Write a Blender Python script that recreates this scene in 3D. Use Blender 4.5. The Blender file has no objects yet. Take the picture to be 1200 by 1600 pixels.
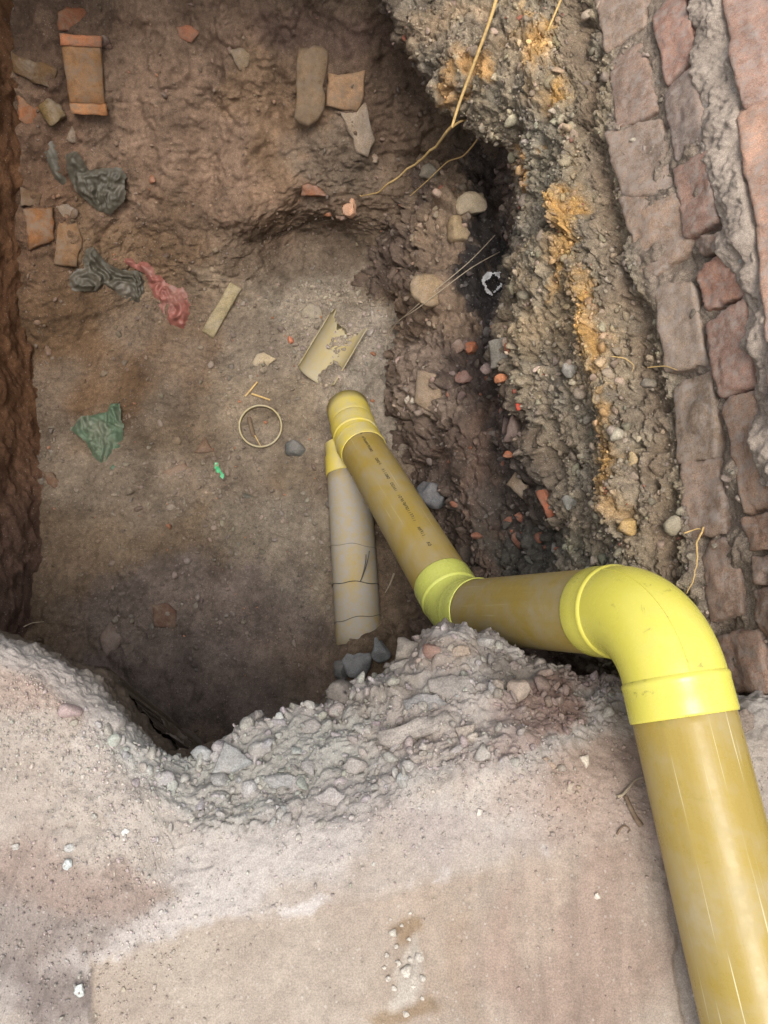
import bpy, bmesh, math, random
import numpy as np
from mathutils import Vector, Matrix

# ------------------------------------------------------------------ camera, sky, sun
sc = bpy.context.scene
COL = sc.collection
R = math.radians
TILT = R(18.0)                       # off straight down
CAM = np.array((0.0, 0.0, 1.34))
F = 1202.0                           # focal length in photograph pixels (1200 x 1600)
AX = np.array((0.0, math.sin(TILT), -math.cos(TILT)))
UPV = np.array((0.0, math.cos(TILT), math.sin(TILT)))

cd = bpy.data.cameras.new('camera')
cd.sensor_fit = 'VERTICAL'
cd.sensor_height = 32.0
cd.lens = 32.0 * F / 1600.0
cd.clip_start = 0.02
cd.clip_end = 200.0
cam = bpy.data.objects.new('camera', cd)
COL.objects.link(cam)
cam.location = CAM
cam.rotation_euler = (TILT, 0.0, 0.0)
sc.camera = cam

SUN_EL, SUN_AZ = R(75), R(165)       # azimuth from +Y towards +X
w = bpy.data.worlds.new('World')
sc.world = w
w.use_nodes = True
nt = w.node_tree
sky = nt.nodes.new('ShaderNodeTexSky')
sky.sky_type = 'NISHITA'
sky.sun_disc = False
sky.sun_elevation = SUN_EL
sky.sun_rotation = SUN_AZ
sky.air_density = 1.0
sky.dust_density = 4.0
sky.ozone_density = 0.6
hs = nt.nodes.new('ShaderNodeHueSaturation')          # a milky, overcast sky
hs.inputs['Saturation'].default_value = 0.32
nt.links.new(sky.outputs['Color'], hs.inputs['Color'])
nt.links.new(hs.outputs['Color'], nt.nodes['Background'].inputs['Color'])
nt.nodes['Background'].inputs['Strength'].default_value = 0.15
sd = bpy.data.lights.new('sun', 'SUN')
sd.energy = 1.25
sd.angle = R(32)
sd.color = (1.0, 0.95, 0.88)
sun = bpy.data.objects.new('sun', sd)
COL.objects.link(sun)
sdir = Vector((math.sin(SUN_AZ) * math.cos(SUN_EL), math.cos(SUN_AZ) * math.cos(SUN_EL), math.sin(SUN_EL)))
sun.rotation_euler = sdir.to_track_quat('Z', 'Y').to_euler()
sun.location = (0, 0, 6)
sc.view_settings.view_transform = 'Standard'
sc.view_settings.look = 'None'
sc.view_settings.gamma = 1.0
sc.view_settings.use_curve_mapping = False
sc.view_settings.exposure = 0.75

rng = np.random.default_rng(7)
random.seed(7)

# ------------------------------------------------------------------ geometry of the view (used to survey the place)
def ray(px, py):
    return AX + UPV * (-(py - 800.0) / F) + np.array((1.0, 0, 0)) * ((px - 600.0) / F)
def at_z(px, py, z):
    r = ray(px, py)
    return CAM + r * ((z - CAM[2]) / r[2])
def at_d(px, py, d):
    return CAM + ray(px, py) * d
def project(P):
    Q = np.asarray(P, float) - CAM
    d = Q @ AX
    return 600.0 + F * Q[..., 0] / d, 800.0 - F * (Q @ UPV) / d, d
def lin(r, g, b):
    c = np.array((r, g, b), float) / 255.0
    return np.where(c <= 0.04045, c / 12.92, ((c + 0.055) / 1.055) ** 2.4)

# ------------------------------------------------------------------ noise
def _hi(ix, iy, iz, seed):
    h = (ix * 374761393 + iy * 668265263 + iz * 1440662683 + seed * 974711).astype(np.uint32)
    h = (h ^ (h >> 13)) * np.uint32(1274126177)
    h = (h ^ (h >> 16)) * np.uint32(2246822519)
    return h ^ (h >> 15)
def _h(ix, iy, iz, seed):
    return (_hi(ix, iy, iz, seed) & 0xffffff).astype(np.float32) / np.float32(8388607.5) - 1.0
def vnoise(P, scale, seed=0):
    Q = (np.asarray(P) * scale).astype(np.float32)
    I = np.floor(Q)
    f = Q - I
    I = I.astype(np.int64)
    u = f * f * f * (f * (f * 6 - 15) + 10)
    x, y, z = I[:, 0], I[:, 1], I[:, 2]
    out = 0
    for dx in (0, 1):
        wx = u[:, 0] if dx else 1 - u[:, 0]
        for dy in (0, 1):
            wy = wx * (u[:, 1] if dy else 1 - u[:, 1])
            for dz in (0, 1):
                out = out + wy * (u[:, 2] if dz else 1 - u[:, 2]) * _h(x + dx, y + dy, z + dz, seed)
    return out
def fbm(P, scale, octv=4, gain=0.5, seed=0, ridged=False):
    a, s, out = 1.0, scale, 0
    for k in range(octv):
        n = vnoise(P, s, seed + k * 17)
        if ridged:
            n = 1 - 2 * np.abs(n)
        out = out + a * n
        a *= gain
        s *= 2.03
    return out
def worley(P, scale, seed=0):
    Q = (np.asarray(P) * scale).astype(np.float32)
    I = np.floor(Q - 0.5).astype(np.int64)
    best = np.full(len(Q), 9.0, np.float32)
    sec = best.copy()
    idv = np.zeros(len(Q), np.float32)
    for dx in (0, 1):
        for dy in (0, 1):
            for dz in (0, 1):
                x, y, z = I[:, 0] + dx, I[:, 1] + dy, I[:, 2] + dz
                h = _hi(x, y, z, seed)
                h1 = (h & 1023) / np.float32(511.5) - 1
                fx = x + 0.5 + 0.40 * h1 - Q[:, 0]
                fy = y + 0.5 + 0.40 * (((h >> 10) & 1023) / np.float32(511.5) - 1) - Q[:, 1]
                fz = z + 0.5 + 0.40 * (((h >> 20) & 1023) / np.float32(511.5) - 1) - Q[:, 2]
                d = np.sqrt(fx * fx + fy * fy + fz * fz).astype(np.float32)
                closer = d < best
                sec = np.where(closer, best, np.minimum(sec, d))
                idv = np.where(closer, h1, idv)
                best = np.minimum(best, d)
    return best, sec, idv
def cobble(P, scale, seed=0, mask=None, soft=0.16):
    """broken pieces: flat-topped cells of uneven height with crevices between, -0.5..1"""
    out = np.zeros(len(P), np.float32)
    sel = np.ones(len(P), bool) if mask is None else mask > 0.02
    if sel.any():
        b, s, i = worley(P[sel], scale, seed)
        out[sel] = np.sqrt(np.clip((s - b) / soft, 0, 1)) * (0.55 + 0.45 * i) + 0.25 * (0.5 - b) - 0.35
    return out
def sstep(a, b, x):
    t = np.clip((x - a) / (b - a), 0, 1)
    return t * t * (3 - 2 * t)

# ------------------------------------------------------------------ materials
def _n(t, kind, **kw):
    n = t.nodes.new(kind)
    for k, v in kw.items():
        if hasattr(n, k):
            setattr(n, k, v)
    return n
def mat_base(name):
    m = bpy.data.materials.new(name)
    m.use_nodes = True
    t = m.node_tree
    return m, t, t.nodes['Principled BSDF']
def noise_node(t, vec, scale, detail=6, rough=0.6, dist=0.0):
    n = t.nodes.new('ShaderNodeTexNoise')
    n.inputs['Scale'].default_value = scale
    n.inputs['Detail'].default_value = detail
    n.inputs['Roughness'].default_value = rough
    n.inputs['Distortion'].default_value = dist
    t.links.new(vec, n.inputs['Vector'])
    return n.outputs['Fac']
def ramp(t, fac, stops):
    r = t.nodes.new('ShaderNodeValToRGB')
    while len(r.color_ramp.elements) < len(stops):
        r.color_ramp.elements.new(0.5)
    for e, (p, c) in zip(r.color_ramp.elements, stops):
        e.position = p
        e.color = (c[0], c[1], c[2], 1) if hasattr(c, '__len__') else (c, c, c, 1)
    t.links.new(fac, r.inputs['Fac'])
    return r.outputs['Color']
def mixc(t, fac, a, b, mode='MIX'):
    m = t.nodes.new('ShaderNodeMix')
    m.data_type = 'RGBA'
    m.blend_type = mode
    for s, v in ((m.inputs[0], fac), (m.inputs[6], a), (m.inputs[7], b)):
        if isinstance(v, bpy.types.NodeSocket):
            t.links.new(v, s)
        elif hasattr(v, '__len__'):
            s.default_value = (v[0], v[1], v[2], 1)
        else:
            s.default_value = v
    return m.outputs[2]
def bump(t, h, strength, dist, prev=None):
    b = t.nodes.new('ShaderNodeBump')
    b.inputs['Strength'].default_value = strength
    b.inputs['Distance'].default_value = dist
    t.links.new(h, b.inputs['Height'])
    if prev is not None:
        t.links.new(prev, b.inputs['Normal'])
    return b.outputs['Normal']

def soil_material(name, grain=1.0, speck=0.5, bumpd=0.004, con=0.75, fine=0.6):
    """earth: colour from the mesh's own 'soil' colours, broken up by fine grains, crumbs and pale grit"""
    m, t, b = mat_base(name)
    geo = t.nodes.new('ShaderNodeNewGeometry')
    pos = geo.outputs['Position']
    att = t.nodes.new('ShaderNodeAttribute')
    att.attribute_name = 'soil'
    c = att.outputs['Color']
    n1 = noise_node(t, pos, 55 * grain, 6, 0.72)
    n2 = noise_node(t, pos, 420 * grain, 2, 0.7)
    n3 = noise_node(t, pos, 9, 3, 0.6)
    c = mixc(t, con, c, ramp(t, n1, [(0.25, 0.45), (0.5, 1.0), (0.78, 1.45)]), 'MULTIPLY')
    c = mixc(t, fine, c, ramp(t, n2, [(0.34, 0.45), (0.52, 1.0), (0.68, 1.5)]), 'MULTIPLY')
    c = mixc(t, 0.5, c, ramp(t, n3, [(0.3, (0.8, 0.74, 0.7)), (0.6, (1.1, 1.08, 1.05))]), 'MULTIPLY')
    vor = t.nodes.new('ShaderNodeTexVoronoi')
    vor.inputs['Scale'].default_value = 170 * grain
    t.links.new(pos, vor.inputs['Vector'])
    cell = ramp(t, vor.outputs['Color'], [(0.80, 0.0), (0.84, 1.0)])
    dist = ramp(t, vor.outputs['Distance'], [(0.28, 1.0), (0.42, 0.0)])
    sp = mixc(t, 1.0, cell, dist, 'MULTIPLY')
    sp2 = mixc(t, 1.0, sp, (speck, speck, speck), 'MULTIPLY')
    c = mixc(t, sp2, c, mixc(t, 0.55, c, (0.62, 0.58, 0.52)))
    t.links.new(c, b.inputs['Base Color'])
    b.inputs['Roughness'].default_value = 0.95
    b.inputs['Specular IOR Level'].default_value = 0.15
    nrm = bump(t, n1, 0.7, bumpd)
    nrm = bump(t, n2, 0.6, bumpd * 0.35, nrm)
    nrm = bump(t, sp, 0.5, bumpd * 0.4, nrm)
    t.links.new(nrm, b.inputs['Normal'])
    return m

def stone_material(name, use_attr=True, dscale=14, bd=0.004, colour=(0.3, 0.28, 0.26), grain=1.0, dust=(0.36, 0.31, 0.27), dustamt=0.35, rough=0.9):
    m, t, b = mat_base(name)
    geo = t.nodes.new('ShaderNodeNewGeometry')
    pos = geo.outputs['Position']
    if use_attr:
        att = t.nodes.new('ShaderNodeAttribute')
        att.attribute_name = 'soil'
        c = att.outputs['Color']
    else:
        rgb = t.nodes.new('ShaderNodeRGB')
        rgb.outputs[0].default_value = (*colour, 1)
        c = rgb.outputs[0]
    n1 = noise_node(t, pos, 38 * grain, 8, 0.72)
    n2 = noise_node(t, pos, 330 * grain, 4, 0.7)
    n3 = noise_node(t, pos, dscale * grain, 8, 0.75, 0.4)
    c = mixc(t, 0.8, c, ramp(t, n1, [(0.25, 0.5), (0.5, 1.0), (0.78, 1.4)]), 'MULTIPLY')
    c = mixc(t, 0.7, c, ramp(t, n2, [(0.33, 0.45), (0.53, 1.0), (0.68, 1.5)]), 'MULTIPLY')
    d = ramp(t, n3, [(0.45, 0.0), (0.65, dustamt)])
    c = mixc(t, d, c, dust)
    t.links.new(c, b.inputs['Base Color'])
    b.inputs['Roughness'].default_value = rough
    b.inputs['Specular IOR Level'].default_value = 0.25
    nrm = bump(t, n1, 0.7, bd)
    nrm = bump(t, n2, 0.6, bd * 0.35, nrm)
    t.links.new(nrm, b.inputs['Normal'])
    return m

def pipe_material(name, colour, dust=0.2, scuff=0.0, spec=0.5, scratch=0.6, rough=0.28, dustcol=(0.40, 0.36, 0.30), dustlow=0.52, streak=0.25):
    """plastic pipe: local Z runs along the pipe"""
    m, t, b = mat_base(name)
    tc = t.nodes.new('ShaderNodeTexCoord')
    ob = tc.outputs['Object']
    mp = t.nodes.new('ShaderNodeMapping')
    mp.inputs['Scale'].default_value = (1, 1, 0.012)
    t.links.new(ob, mp.inputs['Vector'])
    s1 = noise_node(t, mp.outputs['Vector'], 210, 3, 0.6)
    s2 = noise_node(t, mp.outputs['Vector'], 45, 5, 0.6)
    n1 = noise_node(t, ob, 7, 6, 0.65, 0.3)
    n2 = noise_node(t, ob, 60, 6, 0.7)
    n3 = noise_node(t, ob, 500, 3, 0.7)
    rgb = t.nodes.new('ShaderNodeRGB')
    rgb.outputs[0].default_value = (*colour, 1)
    c = mixc(t, streak, rgb.outputs[0], ramp(t, s2, [(0.3, (0.72, 0.68, 0.6)), (0.7, (1.25, 1.25, 1.25))]), 'MULTIPLY')
    sc_f = ramp(t, s1, [(0.66, 0.0), (0.72, scratch)])
    c = mixc(t, sc_f, c, (0.72, 0.66, 0.42))
    df = ramp(t, n1, [(dustlow - 0.12, 0.0), (dustlow + 0.10, dust)])
    df2 = mixc(t, 1.0, df, ramp(t, n2, [(0.35, 0.5), (0.6, 1.0)]), 'MULTIPLY')
    c = mixc(t, df2, c, dustcol)
    if scuff:
        n4 = noise_node(t, ob, 26, 8, 0.75, 1.2)
        n5 = noise_node(t, ob, 11, 3, 0.5)
        sf = mixc(t, 1.0, ramp(t, n4, [(0.57, 0.0), (0.62, scuff)]), ramp(t, n5, [(0.48, 0.0), (0.62, 1.0)]), 'MULTIPLY')
        c = mixc(t, sf, c, (0.20, 0.19, 0.05))
    t.links.new(c, b.inputs['Base Color'])
    rr = mixc(t, df2, ramp(t, n2, [(0.3, rough * 0.8), (0.7, rough * 1.5)]), (0.9, 0.9, 0.9))
    t.links.new(rr, b.inputs['Roughness'])
    b.inputs['Specular IOR Level'].default_value = spec
    nrm = bump(t, s1, 0.12, 0.001)
    nrm = bump(t, n3, 0.08, 0.0006, nrm)
    t.links.new(nrm, b.inputs['Normal'])
    return m

def plain(name, colour, rough=0.8, spec=0.3, var=0.35, scale=60, bumpd=0.001, trans=0.0):
    m, t, b = mat_base(name)
    geo = t.nodes.new('ShaderNodeNewGeometry')
    n1 = noise_node(t, geo.outputs['Position'], scale, 6, 0.7)
    n2 = noise_node(t, geo.outputs['Position'], scale * 0.2, 4, 0.6)
    c = mixc(t, 1.0, colour, ramp(t, n1, [(0.3, 1 - var), (0.7, 1 + var)]), 'MULTIPLY')
    c = mixc(t, ramp(t, n2, [(0.5, 0.0), (0.7, 0.35)]), c, (0.30, 0.25, 0.20))
    t.links.new(c, b.inputs['Base Color'])
    b.inputs['Roughness'].default_value = rough
    b.inputs['Specular IOR Level'].default_value = spec
    if trans:
        b.inputs['Subsurface Weight'].default_value = 0.0
    t.links.new(bump(t, n1, 0.4, bumpd), b.inputs['Normal'])
    return m

M = {}
M['ground'] = soil_material('dusty_ground', 1.0, 0.4, 0.0022, 0.35, 0.38)
M['pit'] = soil_material('pit_earth', 1.0, 0.22, 0.009, 0.85, 0.75)
M['bank'] = soil_material('bank_earth', 1.1, 0.45, 0.010, 0.95, 0.75)
M['stone'] = stone_material('stone')
M['brick'] = stone_material('old_brick', dust=(0.36, 0.31, 0.27), dustamt=0.75, grain=1.3, dscale=34, bd=0.006)
M['mortar'] = soil_material('mortar', 1.6, 0.4, 0.004, 0.7, 0.7)

# ------------------------------------------------------------------ mesh helpers
def link(name, me, mat, parent=None, smooth=False):
    o = bpy.data.objects.new(name, me)
    COL.objects.link(o)
    if mat is not None:
        me.materials.clear()
        me.materials.append(mat)
    if parent is not None:
        o.parent = parent
    if smooth:
        me.polygons.foreach_set('use_smooth', np.ones(len(me.polygons), bool))
    return o
def tag(o, label=None, cat=None, group=None, kind=None):
    if label: o['label'] = label
    if cat: o['category'] = cat
    if group: o['group'] = group
    if kind: o['kind'] = kind
    return o
def empty(name, loc=(0, 0, 0)):
    o = bpy.data.objects.new(name, None)
    COL.objects.link(o)
    o.location = loc
    o.empty_display_size = 0.05
    return o
def mesh_np(name, V, Fq, colours=None):
    me = bpy.data.meshes.new(name)
    V = np.asarray(V, np.float32)
    Fq = np.asarray(Fq, np.int32)
    k = Fq.shape[1]
    me.vertices.add(len(V))
    me.vertices.foreach_set('co', V.ravel())
    me.loops.add(Fq.size)
    me.loops.foreach_set('vertex_index', Fq.ravel())
    me.polygons.add(len(Fq))
    me.polygons.foreach_set('loop_start', np.arange(0, Fq.size, k, dtype=np.int32))
    me.polygons.foreach_set('loop_total', np.full(len(Fq), k, np.int32))
    me.update(calc_edges=True)
    if colours is not None:
        a = me.attributes.new('soil', 'FLOAT_COLOR', 'POINT')
        c = np.ones((len(V), 4), np.float32)
        c[:, :3] = colours
        a.data.foreach_set('color', c.ravel())
    return me

def catmull(P, ts):
    """P: (n, ...) control, ts in [0, n-1]; monotone-ish Catmull-Rom"""
    n = len(P)
    i = np.clip(np.floor(ts).astype(int), 0, n - 2)
    f = (ts - i).reshape((-1,) + (1,) * (P.ndim - 1))
    p0, p1, p2, p3 = P[np.maximum(i - 1, 0)], P[i], P[i + 1], P[np.minimum(i + 2, n - 1)]
    T = 0.35
    m1, m2 = (p2 - p0) * T, (p3 - p1) * T
    f2, f3 = f * f, f * f * f
    return (2 * f3 - 3 * f2 + 1) * p1 + (f3 - 2 * f2 + f) * m1 + (-2 * f3 + 3 * f2) * p2 + (f3 - f2) * m2

ZB = {}      # depth buffers of surveyed surfaces, 4-px cells
CS = 4
def zb_add(key, P, Nn):
    px, py, d = project(P)
    ok = (px > -120) & (px < 1320) & (py > -120) & (py < 1720) & (d > 0.1)
    gx = ((px[ok] + 120) / CS).astype(int)
    gy = ((py[ok] + 120) / CS).astype(int)
    if key not in ZB:
        ZB[key] = (np.full((470, 370), 99.0), np.zeros((470, 370, 3)), np.zeros((470, 370, 3)))
    D, PP, NN = ZB[key]
    dd, Pk, Nk = d[ok], P[ok], Nn[ok]
    order = np.argsort(-dd)
    gx, gy, dd, Pk, Nk = gx[order], gy[order], dd[order], Pk[order], Nk[order]
    upd = dd < D[gy, gx]
    gx, gy, dd, Pk, Nk = gx[upd], gy[upd], dd[upd], Pk[upd], Nk[upd]
    D[gy, gx] = dd
    PP[gy, gx] = Pk
    NN[gy, gx] = Nk
def hit(px, py, key='all', r=0):
    D, PP, NN = ZB[key]
    gx = int(np.clip((px + 120) / CS, 1, 368))
    gy = int(np.clip((py + 120) / CS, 1, 468))
    for rad in range(0, 12):
        a = D[max(gy - rad, 0):gy + rad + 1, max(gx - rad, 0):gx + rad + 1]
        if a.min() < 50:
            break
    rad = max(rad, r)
    sl = (slice(max(gy - rad, 0), gy + rad + 1), slice(max(gx - rad, 0), gx + rad + 1))
    a = D[sl]
    good = a < 50
    d = np.median(a[good])
    n = NN[sl][good].mean(0)
    return at_d(px, py, d), n / (np.linalg.norm(n) + 1e-9), d

def sheet(name, ctrl, spacing, dispf, colf, mat, kinds='structure', keys=('all',), fine=None, span=None):
    ctrl = np.asarray(ctrl, float)
    nr, nc = ctrl.shape[:2]
    lc = np.linalg.norm(np.diff(ctrl, axis=1), axis=2).mean(0)       # segment lengths along columns
    lr = np.linalg.norm(np.diff(ctrl, axis=0), axis=2).mean(1)
    qx, qy, _ = project(ctrl.reshape(-1, 3))
    inside = ((qx > -130) & (qx < 1330) & (qy > -150) & (qy < 1720)).reshape(nr, nc)
    if span is not None:
        inside &= ((ctrl[:, :, span[0]] >= span[1]) & (ctrl[:, :, span[0]] <= span[2])).all(axis=1)[:, None]
    def params(l, sp, axis):
        out = []
        seen = inside.any(axis=1 - axis)
        for i, x in enumerate(l):
            near = (seen[i] and seen[i + 1]) if (span is not None and axis == 0) else (seen[i] or seen[i + 1])
            k = max(2, int(round(x / (sp if near else sp * 3.5))))
            out.append(i + np.arange(k) / k)
        out.append(np.array([len(l)], float))
        return np.concatenate(out)
    sp = spacing if hasattr(spacing, '__len__') else (spacing, spacing)
    tr, tcn = params(lr, sp[0], 0), params(lc, sp[1], 1)
    if fine is not None:
        tcn = np.concatenate([i + np.arange(k) / k for i, k in enumerate(fine)] + [[float(nc - 1)]])
    A = catmull(ctrl, tr)
    B = catmull(np.swapaxes(A, 0, 1), tcn)
    B = np.swapaxes(B, 0, 1)
    n, m = B.shape[:2]
    du = np.gradient(B, axis=0)
    dv = np.gradient(B, axis=1)
    Nn = np.cross(du, dv)
    Nn /= np.linalg.norm(Nn, axis=2, keepdims=True) + 1e-12
    P = B.reshape(-1, 3)
    Nf = Nn.reshape(-1, 3)
    if np.mean(np.sum(Nf * (CAM - P), axis=1)) < 0:
        Nf = -Nf
        flip = True
    else:
        flip = False
    TR, TC = np.meshgrid(tr, tcn, indexing='ij')
    px, py, d = project(P)
    info = dict(P=P, N=Nf, tr=TR.ravel(), tc=TC.ravel(), px=px, py=py)
    if len(keys) > 1:
        zb_add(keys[1], P, Nf)
    off = dispf(info)
    P2 = P + (off if off.ndim == 2 else Nf * off[:, None])
    # normals of the displaced surface
    G = P2.reshape(n, m, 3)
    N2 = np.cross(np.gradient(G, axis=0), np.gradient(G, axis=1)).reshape(-1, 3)
    N2 /= np.linalg.norm(N2, axis=1, keepdims=True) + 1e-12
    if flip:
        N2 = -N2
    info['P2'] = P2
    info['N2'] = N2
    px2, py2, d2 = project(P2)
    info['px'], info['py'] = px2, py2
    info['off'] = off if off.ndim == 1 else np.sum(off * Nf, axis=1)
    C = colf(info)
    zb_add(keys[0], P2, N2)
    idx = np.arange(n * m).reshape(n, m)
    Fq = np.stack([idx[:-1, :-1], idx[1:, :-1], idx[1:, 1:], idx[:-1, 1:]], axis=-1).reshape(-1, 4)
    if flip:
        Fq = Fq[:, ::-1]
    o = link(name, mesh_np(name, P2, Fq, C), mat, smooth=True)
    if kinds:
        o['kind'] = kinds
    o_info = dict(P=P2, N=N2, px=px2, py=py2, C=C, tr=info['tr'], tc=info['tc'])
    return o, o_info

def blobs(px, py, lst, base, warp=None):
    """paint stains that have a place of their own: (x, y, rx, ry, angle_deg, (r,g,b) linear, weight)"""
    C = base.copy()
    for (x, y, rx, ry, ang, col, wgt) in lst:
        a = R(ang)
        dx, dy = px - x, py - y
        if warp is not None:
            dx = dx + warp[0]
            dy = dy + warp[1]
        u = (dx * math.cos(a) + dy * math.sin(a)) / rx
        v = (-dx * math.sin(a) + dy * math.cos(a)) / ry
        r = np.sqrt(u * u + v * v)
        k = (1 - sstep(0.55, 1.15, r)) * wgt
        C += (np.asarray(col) - C) * k[:, None]
    return C
def dents(px, py, lst):
    out = np.zeros(len(px))
    for (x, y, rx, ry, ang, amp) in lst:
        a = R(ang)
        dx, dy = px - x, py - y
        u = (dx * math.cos(a) + dy * math.sin(a)) / rx
        v = (-dx * math.sin(a) + dy * math.cos(a)) / ry
        out += amp * np.exp(-(u * u + v * v) * 1.4)
    return out
def polydist(px, py, pts):
    """distance in px to a polyline"""
    best = np.full(len(px), 1e9)
    for (x0, y0), (x1, y1) in zip(pts[:-1], pts[1:]):
        vx, vy = x1 - x0, y1 - y0
        t = np.clip(((px - x0) * vx + (py - y0) * vy) / (vx * vx + vy * vy), 0, 1)
        best = np.minimum(best, np.hypot(px - x0 - t * vx, py - y0 - t * vy))
    return best
def inpoly(px, py, pts):
    ins = np.zeros(len(px), bool)
    j = len(pts) - 1
    for i in range(len(pts)):
        xi, yi = pts[i]
        xj, yj = pts[j]
        c = ((yi > py) != (yj > py)) & (px < (xj - xi) * (py - yi) / (yj - yi + 1e-12) + xi)
        ins ^= c
        j = i
    return ins
# ------------------------------------------------------------------ the setting: ledge, pit floor and far bank, left wall, right bank
KL = 0.70      # albedo from the photograph's own colour on the open ledge
KP = 1.27      # and in the pit, which the sky reaches less
def warp2(P, s, amp, seed):
    return (fbm(P, s, 3, 0.55, seed) * amp, fbm(P, s, 3, 0.55, seed + 50) * amp)

RIMX = [-2.4, -1.35, -0.92, -0.667, -0.585, -0.52, -0.45, -0.40, -0.34, -0.26, -0.18, -0.09, 0.0, 0.08, 0.13, 0.20, 0.30, 0.40, 0.50, 0.62, 0.80]
RIMY = [0.45, 0.40, 0.29, 0.187, 0.157, 0.108, 0.046, 0.008, 0.000, 0.016, 0.055, 0.105, 0.155, 0.20, 0.215, 0.21, 0.17, 0.14, 0.12, 0.11, 0.11]
RIMZ = [-.02, -.02, -.02, -.02, -.02, -.02, -.03, -.05, -.07, -.09, -.11, -.13, -.15, -.15, -.15, -.16, -.18, -.18, -.14, -.08, -.05]
ctrl = []
for X, Y, Z in zip(RIMX, RIMY, RIMZ):
    sl = 0.20 if X > -0.40 else 0.09
    ctrl.append([(X, -2.6, 0.03), (X, -0.95, 0.0), (X, -0.45, 0.0), (X, Y - sl - 0.10, 0.0), (X, Y - sl, -0.004), (X, Y - sl * 0.45, Z * 0.42),
                 (X, Y, Z), (X, Y + 0.010, Z - 0.10), (X, Y - 0.02, Z - 0.35), (X, Y - 0.06, -0.85), (X, Y - 0.12, -1.45)])
SLAB = [(148, 1640), (140, 1510), (190, 1490), (250, 1455), (300, 1437), (360, 1425), (480, 1425), (500, 1402), (560, 1392), (600, 1392), (660, 1372), (740, 1362), (850, 1330), (930, 1300), (1010, 1290), (1100, 1700), (140, 1700)]
RUB = [(150, 1130), (210, 1150), (330, 1140), (520, 1070), (700, 990), (880, 1040), (990, 1085), (930, 1125), (820, 1190), (740, 1185), (640, 1215), (560, 1260), (430, 1275), (330, 1290), (250, 1235)]
def ground_disp(i):
    P, px, py, tc = i['P'], i['px'], i['py'], i['tc']
    wx, wy = warp2(P, 9, 14, 3)
    sdist = polydist(px + wx, py + wy, SLAB[1:15])
    slab = np.where(inpoly(px + wx, py + wy, SLAB), 0.5 + 0.5 * sstep(0, 12, sdist), 0.5 - 0.5 * sstep(0, 12, sdist))
    rd = polydist(px, py, RUB + RUB[:1])
    rub = np.where(inpoly(px + wx * 1.5, py + wy * 1.5, RUB), 1.0, 1 - sstep(0, 35, rd))
    rub = np.maximum(rub, sstep(5.0, 5.6, tc))
    left = (1 - sstep(-0.42, -0.30, P[:, 0])) * (1 - slab)
    d = 0.012 * fbm(P, 2.6, 4, 0.5, 11) * (1 - 0.55 * slab)
    d += 0.0030 * fbm(P, 22, 5, 0.6, 12) * (1 - 0.75 * slab) + 0.0009 * fbm(P, 120, 2, 0.6, 9)
    d += 0.006 * left * fbm(P, 30, 4, 0.6, 13) - 0.009 * slab * (1 - sstep(600, 900, px))
    dq = np.stack([fbm(P, 25, 2, .5, 31), fbm(P, 25, 2, .5, 32), fbm(P, 25, 2, .5, 33)], 1) * 0.008
    rub = rub * (i['tc'] < 7.5)
    chunk = 0.022 * cobble(P + dq, 22, 40, rub, 0.10) + 0.011 * cobble(P + dq, 55, 44, rub, 0.10) + 0.005 * cobble(P, 130, 47, rub)
    rl = 0.45 + 0.55 * sstep(-0.42, -0.30, P[:, 0])
    patch = 0.45 + 0.55 * sstep(-0.3, 0.3, fbm(P, 7, 3, .5, 17))
    d += rub * (chunk * patch * rl * 0.85 + 0.016 * rl * fbm(P, 9, 5, 0.65, 14))
    cr = 1 - sstep(20, 75, np.abs(py - 1330 + 0.12 * (px - 400)))       # fine cracks in the powdery band
    cr *= (px > 240) & (px < 760)
    crk = cobble((P + dq * 2) * np.array((0.6, 1.3, 1)), 16, 60, cr, 0.12)
    d += 0.009 * cr * np.minimum(crk, 0.1) * sstep(-0.3, 0.4, fbm(P, 6, 3, .5, 61))
    d += dents(px, py, [(622, 1430, 45, 35, 0, -0.006), (628, 1500, 50, 75, 10, -0.016), (60, 1130, 110, 90, 20, 0.02), (170, 1060, 60, 40, 40, 0.012),
                        (820, 1160, 130, 30, -22, 0.018), (690, 1020, 60, 30, -20, 0.03), (330, 1250, 70, 60, 0, -0.012)])
    hol = np.exp(-(((px - 628) / 48) ** 2 + ((py - 1495) / 85) ** 2) * 1.2)
    d += hol * (0.006 * cobble(P + dq, 75, 70, hol, 0.12) + 0.004 * fbm(P, 60, 3, .6, 71))
    # pale crust along the slab edge
    e = polydist(px + wx * 0.6, py + wy * 0.6, SLAB[1:13])
    d += 0.004 * (1 - sstep(2, 14, e)) * (0.6 + 0.6 * fbm(P, 60, 3, .6, 15))
    i['slab'], i['rub'], i['edge'] = slab, rub, e
    return d
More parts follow.
